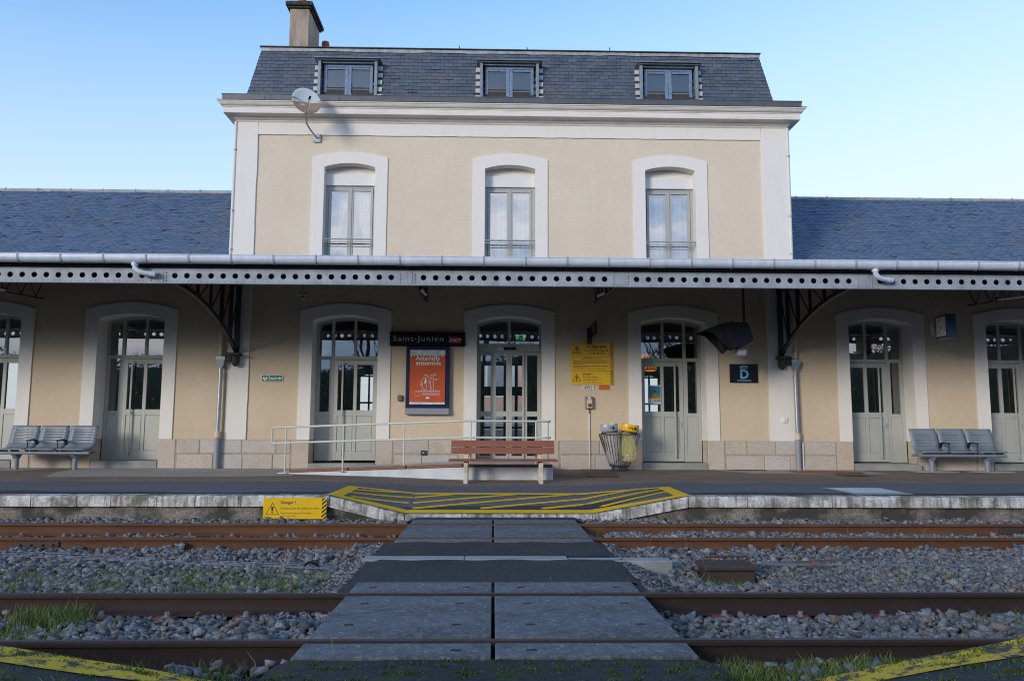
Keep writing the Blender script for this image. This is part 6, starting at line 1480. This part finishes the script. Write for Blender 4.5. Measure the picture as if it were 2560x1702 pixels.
def exit_sign(x, y, z, w, label):
    t_ = thing('exit_sign', (x, y, z), label, 'exit sign', 'green exit signs in the hall')
    h = w*.52; mb = MB(); mb.box(x-w/2, x+w/2, y, y+.06, z-h, z); mb.build('sign_body', 'glow_green', t_)
    mb = MB(); mb.box(x-w/2-.005, x+w/2+.005, y-.01, y+.07, z+.002, z+.028); mb.build('top_light', 'glow_white', t_)
    mb = MB(); q_ = y-.003
    mb.quad((x+w*.22, q_, z-h*.85), (x+w*.42, q_, z-h*.85), (x+w*.42, q_, z-h*.15), (x+w*.22, q_, z-h*.15))
    mb.poly([(x-w*.06, q_, z-h*.8), (x, q_, z-h*.5), (x+.02, q_, z-h*.3), (x+w*.08, q_, z-h*.55), (x+w*.1, q_, z-h*.8), (x+w*.04, q_, z-h*.6)]); mb.poly([(x-w*.40, q_, z-h*.5), (x-w*.26, q_, z-h*.25), (x-w*.26, q_, z-h*.42), (x-w*.12, q_, z-h*.42), (x-w*.12, q_, z-h*.58), (x-w*.26, q_, z-h*.58), (x-w*.26, q_, z-h*.75)])
    mb.build('sign_symbol', 'glow_white', t_, fix=False); mb = MB(); mb.tube([(x, y+.03, z+.02), (x, y+.03, 4.7)], .006, 5); mb.build('hanger', 'black_plastic', t_)
exit_sign(.74, 22.0, 3.66, .30, 'green exit sign glowing in the arched glass above the sliding door')
exit_sign(.70, 26.4, 3.62, .30, 'smaller green exit sign seen through the right leaf of the sliding door')
rb = MB(); rb.box(13.05, 13.30, 21.3, 21.5, .28, 1.95); rb.box(13.30, 13.62, 21.32, 21.5, .28, 1.62); o = rb.build('red_cabinet', M('red_enamel', (.42, .02, .015), .4, .1, 3), bevel=.01); tag(o, 'red cabinet behind the door glass at the right picture edge', 'cabinet')
# ------------------------------------------------------------------ street side seen through the hall
hs = thing('street_house', (.6, 46, .15), 'pink house across the street seen through the glazed hall doors', 'house')
mb = MB(); mb.box(-6, 7, 46, 54, 1.9, 9.5); mb.build('wall', 'pink_wall', hs)
mb = MB(); mb.box(-6, 7, 45.93, 46, 1.9, 2.15); mb.box(-6.1, 7.1, 45.9, 54.1, .1, 1.9); mb.build('base_wall', 'lightwall', hs)
mb = MB(); mb.box(-6.4, 7.4, 45.6, 54.4, 9.5, 9.8); mb.prism([(-6.4, 45.6, 9.8), (-6.4, 54.4, 9.8), (-6.4, 50, 12.2)], (13.8, 0, 0)); mb.build('roof', 'terracotta', hs)
for cx in (.15, -3.9, 4.3):
    mb = MB(); mb.box(cx-.62, cx+.62, 45.955, 46, 2.9, 4.85); w_ = mb.build('window', 'white', hs); mb = MB(); mb.quad((cx-.5, 45.95, 3.0), (cx+.5, 45.95, 3.0), (cx+.5, 45.95, 4.75), (cx-.5, 45.95, 4.75)); mb.build('pane', 'pvc', w_)
    for s_ in (-1, 1): mb = MB(); mb.box(min(cx+s_*.64, cx+s_*1.2), max(cx+s_*.64, cx+s_*1.2), 45.93, 45.96, 2.92, 4.83); mb.build('shutter', 'pale_blue', w_)
sw = MB(); sw.box(-9, 10, 38, 38.3, .1, 1.05); tag(sw.build('street_wall', 'lightwall'), 'low pale street wall in front of the pink house, seen through the hall', 'wall')
sr = MB()
for z in (1.3, 1.55): sr.tube([(-9, 38.15, z), (10, 38.15, z)], .025, 6)
for k in range(16): sr.tube([(-8.8+k*1.2, 38.15, 1.03), (-8.8+k*1.2, 38.15, 1.6)], .02, 6)
tag(sr.build('street_railing', 'pvc'), 'grey street railing on the low wall seen through the hall', 'railing')
# ------------------------------------------------------------------ ballast stones
def rocks(n, place, seed, smin, smax):
    rg = np.random.default_rng(seed)
    VV, FF, base = [], [], 0
    x, y, z = place(rg, n); n = len(x); pick = rg.integers(0, 18, n)
    for k in range(18):
        bm = bmesh.new(); q = np.array([(i, j, l) for i in (-1, 1) for j in (-1, 1) for l in (-1, 1)], float)*.68+rg.uniform(-.42, .42, (8, 3)); q = np.vstack([q, rg.uniform(-.95, .95, (rg.integers(0, 4), 3))])
        for p in q: bm.verts.new(p)
        r_ = bmesh.ops.convex_hull(bm, input=bm.verts[:]); bmesh.ops.delete(bm, geom=[v for v in bm.verts if not v.link_faces], context='VERTS')
        bmesh.ops.triangulate(bm, faces=bm.faces[:]); bm.verts.index_update(); V = np.array([v.co[:] for v in bm.verts]); F = np.array([[v.index for v in f.verts] for f in bm.faces]); bm.free()
        m_ = np.where(pick == k)[0]; c_ = len(m_)
        sc = np.exp(rg.uniform(np.log(smin), np.log(smax), (c_, 1)))*rg.uniform((.95, .55, .32), (1.75, 1.05, .68), (c_, 3))
        def rot(a, ax):
            c, s = np.cos(a), np.sin(a); M_ = np.zeros((c_, 3, 3)); i, j = [(1, 2), (0, 2), (0, 1)][ax]; M_[:, ax, ax] = 1; M_[:, i, i] = c; M_[:, j, j] = c; M_[:, i, j] = -s; M_[:, j, i] = s; return M_
        Rm = rot(rg.uniform(0, 6.283, c_), 2)@rot(rg.normal(0, .5, c_), 0)@rot(rg.normal(0, .5, c_), 1)
        P = np.einsum('nij,nvj->nvi', Rm, V[None]*sc[:, None, :]); P[:, :, 0] += x[m_][:, None]; P[:, :, 1] += y[m_][:, None]; P[:, :, 2] += z[m_][:, None]
        VV.append(P.reshape(-1, 3)); FF.append((F[None]+(np.arange(c_)*len(V))[:, None, None]).reshape(-1, 3)+base); base += c_*len(V)
    return np.vstack(VV), np.vstack(FF)
def tri_mesh(name, verts, faces, mat):
    me = bpy.data.meshes.new(name); me.vertices.add(len(verts)); me.vertices.foreach_set('co', verts.astype(np.float32).ravel())
    k = faces.shape[1]; me.loops.add(faces.size); me.loops.foreach_set('vertex_index', faces.astype(np.int32).ravel()); me.polygons.add(len(faces))
    me.polygons.foreach_set('loop_start', np.arange(0, faces.size, k, dtype=np.int32)); me.update(calc_edges=True); me.validate(); me.materials.append(MAT[mat])
    o = bpy.data.objects.new(name, me); COL.objects.link(o); return o
zv = np.vectorize(zbed)
def keep(x, y):
    k = np.ones(len(x), bool)
    for yr, xs_ in ((YA, far_x), (YB, far_x), (YC, near_x), (YD, near_x)):
        k &= ~(np.abs(y-yr) < .045); near = np.min(np.abs(x[:, None]-np.array(xs_)[None]), 1); k &= ~((near < .14) & (y < yr) & (y > yr-.24))
    cr = (x > -1.25) & (x < 1.31) & (y > 5.0) & (y < 12.98)
    bl = (((x > -1.50) & (x < 1.58) & (y > 9.0) & (y < 10.2)) | ((x > -1.64) & (x < 1.80) & (y > 7.46) & (y < 8.8)) | ((x > -1.6) & (x < 1.7) & (y > 7.0) & (y <= 7.5)) | ((x > -1.4) & (x < 1.9) & (y > 8.7) & (y < 9.05)))
    cr = cr | ((x > -1.5) & (x < 1.75) & (y <= 5.1))
    bx_ = (x > 2.2) & (x < 2.82) & (y > 8.5) & (y < 9.0)
    return k & ~cr & ~bl & ~bx_
def place(rg, n):
    y = rg.uniform(4.46, 12.99, n*2); half = y*.70+1.6; x = rg.uniform(-1, 1, n*2)*(12.99*.70+1.6); k = (np.abs(x) < half) & keep(x, y)
    x, y = x[k], y[k]
    sl = np.abs(y-YC) ; d = np.full(len(x), 1.0)
    # sleepers stay partly bare between the rails of both tracks, grass thins the stones at the left
    d = np.where((y < YB) & (y > YC+1.0) & (x < -1.5) & (y < 8.6), .75, d)
    d = np.where((y < YA) & (y > YB) & (x < -1.3), .30, d)
    d = np.where((y < YD-.1), .13, d)
    d = np.where((x < -3.3) & (y < YC) & (y > YD), .45, d)
    k = rg.uniform(0, 1, len(x)) < d; x, y = x[k], y[k]
    z = zv(x, y)+rg.normal(0, .017, len(x))+.004
    return x, y, z
v, f = rocks(62000, place, 3, .017, .050)
o = tri_mesh('ballast', v, f, 'ballast'); tag(o, kind='stuff', label='grey and brown crushed stone ballast between and beside the tracks', cat='ballast')
def place_chips(rg, n):
    y = rg.uniform(7.0, 10.25, n); e = np.abs(rg.normal(0, .34, n)); s_ = rg.choice([-1, 1], n); x = np.where(s_ < 0, -1.34-e, 1.38+e); k = (np.abs(y-YB) > .1) & ~((x > 2.2) & (x < 2.82) & (y > 8.5) & (y < 9.0)) & (e < .85)
    x, y = x[k], y[k]; z = np.maximum(np.array([zm(a, b_) for a, b_ in zip(x, y)]), zv(x, y)); return x, y, z
v, f = rocks(2600, place_chips, 8, .006, .024)
o = tri_mesh('gravel', v, f, 'ballast'); tag(o, kind='stuff', label='loose gravel chips along the ragged edges of the crossing asphalt', cat='gravel')
# ------------------------------------------------------------------ grass
def blades(pts, hmin, hmax, w, seed, lean=.5):
    rg = np.random.default_rng(seed); n = len(pts); pts = np.array(pts)
    h = rg.uniform(hmin, hmax, n)*rg.uniform(.6, 1, n); a = rg.uniform(0, 6.283, n); l = rg.uniform(.1, 1, n)*lean*h; b2 = rg.uniform(0, 6.283, n); ww = rg.uniform(.6, 1.2, n)*w
    dx, dy = np.cos(a)*l, np.sin(a)*l; px, py = np.cos(b2)*ww/2, np.sin(b2)*ww/2
    V = np.zeros((n, 7, 3))
    for i, t_ in enumerate((0, .45, .8)):
        k = 1-.35*t_
        for j, s_ in enumerate((-1, 1)):
            V[:, i*2+j, 0] = pts[:, 0]+dx*t_**2+px*s_*k; V[:, i*2+j, 1] = pts[:, 1]+dy*t_**2+py*s_*k; V[:, i*2+j, 2] = pts[:, 2]+h*t_*(1-.15*t_)
    V[:, 6, 0] = pts[:, 0]+dx; V[:, 6, 1] = pts[:, 1]+dy; V[:, 6, 2] = pts[:, 2]+h*.92
    F = np.array([[0, 1, 3], [0, 3, 2], [2, 3, 5], [2, 5, 4], [4, 5, 6]])
    return V.reshape(-1, 3), (F[None]+(np.arange(n)*7)[:, None, None]).reshape(-1, 3)
rg = np.random.default_rng(9); P = []
def tuft(cx, cy, sx, sy, n, z=None):
    for x, y in zip(rg.normal(cx, sx, n), rg.normal(cy, sy, n)):
        if any(abs(y-q) < .05 for q in (YA, YB, YC, YD)): continue
        P.append((x, y, (zbed(x, y) if z is None else z(x, y))-.01))
GV, GF, nb_ = [], [], 0
def flush(hmin, hmax, w, seed, lean=.6):
    global P, nb_
    v_, f_ = blades(P, hmin, hmax, w, seed, lean); GV.append(v_); GF.append(f_+nb_); nb_ += len(v_); P = []
for k in range(34): tuft(rg.uniform(-5.2, -3.15), rg.uniform(5.65, 6.75), .17, .13, 115)
for k in range(5): tuft(rg.uniform(-3.7, -3.2), rg.uniform(6.5, 6.8), .08, .06, 160)
flush(.04, .15, .006, 1, .8)
for k in range(10): tuft(rg.uniform(-3.75, -3.25), rg.uniform(6.3, 6.75), .05, .05, 90)
flush(.12, .26, .006, 7, .6)
for k in range(330): tuft(rg.uniform(-6.4, -1.7), rg.uniform(7.1, 8.75), .09, .07, 32)
flush(.04, .14, .005, 2, .9)
for k in range(16): tuft(rg.uniform(-2.6, -1.7), rg.uniform(7.6, 8.6), .07, .06, 60)
flush(.05, .16, .005, 3, .8)
for k in range(22): tuft(rg.uniform(2.0, 6.6), rg.uniform(8.2, 9.0), .10, .07, 40)
for k in range(8): tuft(rg.uniform(1.9, 2.6), rg.uniform(8.2, 8.6), .06, .05, 60)
for k in range(8): tuft(rg.uniform(3.9, 4.8), rg.uniform(6.2, 6.85), .10, .08, 60)
flush(.04, .15, .005, 4, .8)
for k in range(60): tuft(rg.uniform(1.45, 2.9), rg.uniform(4.62, 5.1), .07, .06, 80)
for k in range(22): tuft(rg.uniform(-2.9, -1.4), rg.uniform(4.6, 5.2), .06, .05, 34)
flush(.03, .12, .005, 5, .8)
for k in range(110):
    cx, cy = [(rg.uniform(-5.4, -3.0), rg.uniform(5.6, 6.8)), (rg.uniform(-6.2, -1.7), rg.uniform(7.1, 8.7)), (rg.uniform(1.5, 2.9), rg.uniform(4.6, 5.1)), (rg.uniform(1.9, 6), rg.uniform(8.2, 8.9))][k % 4]; tuft(cx, cy, .035, .03, 16)
flush(.02, .06, .022, 15, 1.5)
for k in range(10): tuft(rg.uniform(1.5, 4.5), rg.uniform(9.9, 10.3), .05, .04, 14)
for k in range(40): tuft(rg.uniform(-4, 4.5), rg.uniform(3.5, 4.3), .07, .06, 26, znear)
flush(.02, .06, .004, 6, .9)
o = tri_mesh('grass', np.vstack(GV), np.vstack(GF), 'grass'); tag(o, kind='stuff', label='thin green grass growing through the ballast and along the near platform', cat='grass')
P = []
for k in range(46): tuft(rg.uniform(-5, 6), rg.choice([5.2, 7.5, 8.6, 10.2, 11.2]), .25, .12, 3)
v, f = blades(P, .10, .34, .005, 8, .7); o = tri_mesh('dry_stalks', v, f, 'dry'); tag(o, kind='stuff', label='dry brown weed stalks standing between the rails', cat='dry weeds')
# moss cushions on the near platform edge and rubble foot
P = []; rg = np.random.default_rng(31)
for k in range(240):
    cx = rg.uniform(-3.4, 3.6); cy = rg.uniform(4.30, 4.44) if abs(cx) > 1.4 else rg.uniform(4.43, 5.08)
    if k % 3 == 0: cy = rg.uniform(3.9, 4.3)
    for _ in range(34):
        x, y = rg.normal(cx, .03), rg.normal(cy, .018); P.append((x, y, (znear(x, y) if y < 4.44 else zc(x, y)-.012)-.003))
v, f = blades(P, .008, .028, .010, 12, .5); o = tri_mesh('moss', v, f, 'moss'); tag(o, kind='stuff', label='green moss tufts along the worn yellow edge of the near platform', cat='moss')
lf = MB(); lf.add([(3.52, 8.93, -.40), (3.60, 8.90, -.385), (3.68, 8.95, -.40), (3.60, 9.0, -.37), (3.55, 8.97, -.36)], [(0, 1, 2, 3, 4)]); tag(lf.build('dead_leaf', 'rust_red'), 'single curled orange brown leaf on the ballast by the old planks', 'leaf')
# ------------------------------------------------------------------ hillside, hedge and bare trees behind the camera (seen in the panes; hedge raised to shade the tracks)
def hillz(x, y): 
    d = max(0, -y-16); return -.8+6.7*min(1, d/14)+.05*d+(.05 if x > 0 else .015)*max(-25, min(40, x))*min(1, d/10)+.7*math.sin(x*.13+1)*min(1, d/10)+.4*math.sin(x*.37)*min(1, d/10)
g = grid([-90+6*i for i in range(31)], [-90+5*i for i in range(16)][::1]+[-13], hillz); struct(g.build('hillside', 'hill', smooth=True))
rg = np.random.default_rng(41); P = []
n = 46000; x = rg.uniform(-34, 34, n); y = rg.normal(-6.2, .7, n); hh = 3.9+.5*np.sin(x*.6)+.3*np.sin(x*1.7); z = rg.uniform(0, 1, n)**.7*hh
m_ = slice(16000, None); x[m_] = rg.uniform(-60, 60, 30000); y[m_] = rg.uniform(-36, -22, 30000); z[m_] = np.array([hillz(a_, b_) for a_, b_ in zip(x[m_], y[m_])])+rg.uniform(0, 1, 30000)**1.5*(.8+.5*np.sin(x[m_]*.9)+.4*np.sin(x[m_]*2.3))+.1
V = np.zeros((n, 4, 3)); c = np.stack([x, y, z-.3], 1); a = rg.normal(size=(n, 3)); a /= np.linalg.norm(a, axis=1)[:, None]; b_ = np.cross(a, rg.normal(size=(n, 3))); b_ /= np.linalg.norm(b_, axis=1)[:, None]
s_ = rg.uniform(.07, .16, (n, 1)); s_[16000:] *= 1.2; V[:, 0] = c-a*s_; V[:, 1] = c+b_*s_*.5; V[:, 2] = c+a*s_; V[:, 3] = c-b_*s_*.5
F = (np.array([[0, 1, 2, 3]])[None]+(np.arange(n)*4)[:, None, None]).reshape(-1, 4)
o = tri_mesh('undergrowth', V.reshape(-1, 3), F, 'hedge'); tag(o, kind='stuff', label='dense dark undergrowth behind the near platform, raised to shade the tracks, seen only as a reflection in the doors', cat='undergrowth')
def bare_tree(x, y, h, seed, label):
    rr = random.Random(seed); mb = MB()
    def br(p, d, l, r_, lv):
        pts = [p]; q = p.copy(); dd = d.copy(); n_ = 4
        for i in range(n_):
            dd = (dd+Vector((rr.uniform(-.16, .16), rr.uniform(-.16, .16), rr.uniform(-.05, .14)))).normalized(); q = q+dd*l/n_; pts.append(q.copy())
        mb.tube(pts, r_, 5 if lv > 1 else 8, False, r_*.55)
        if lv >= 4: return
        for i in range(4 if lv else 7):
            t_ = rr.uniform(.35, 1) if lv else rr.uniform(.3, 1); k = min(n_-1, int(t_*n_)); b = pts[k]+(pts[k+1]-pts[k])*(t_*n_-k)
            ang = rr.uniform(0, 6.28); side = Vector((math.cos(ang), math.sin(ang), rr.uniform(.2, .8))).normalized(); br(b, (dd*.55+side*.75).normalized(), l*rr.uniform(.45, .65), r_*.45, lv+1)
    br(Vector((x, y, hillz(x, y)-.2)), Vector((0, 0, 1)), h*.62, h*.018, 0)
    o = mb.build('bare_tree', 'bark', None, fix=False); tag(o, label, 'tree', 'bare trees behind the near platform')
for k, (x, y, h) in enumerate(((-16, -20, 9.5), (-10, -24, 11), (-5.5, -19, 9), (-1, -26, 11), (3.5, -20, 8.5), (8, -25, 11), (12.5, -19, 9), (18, -24, 11), (-22, -25, 11))):
    bare_tree(x, y, h, k+3, 'tall bare leafless tree on the hillside opposite the station')
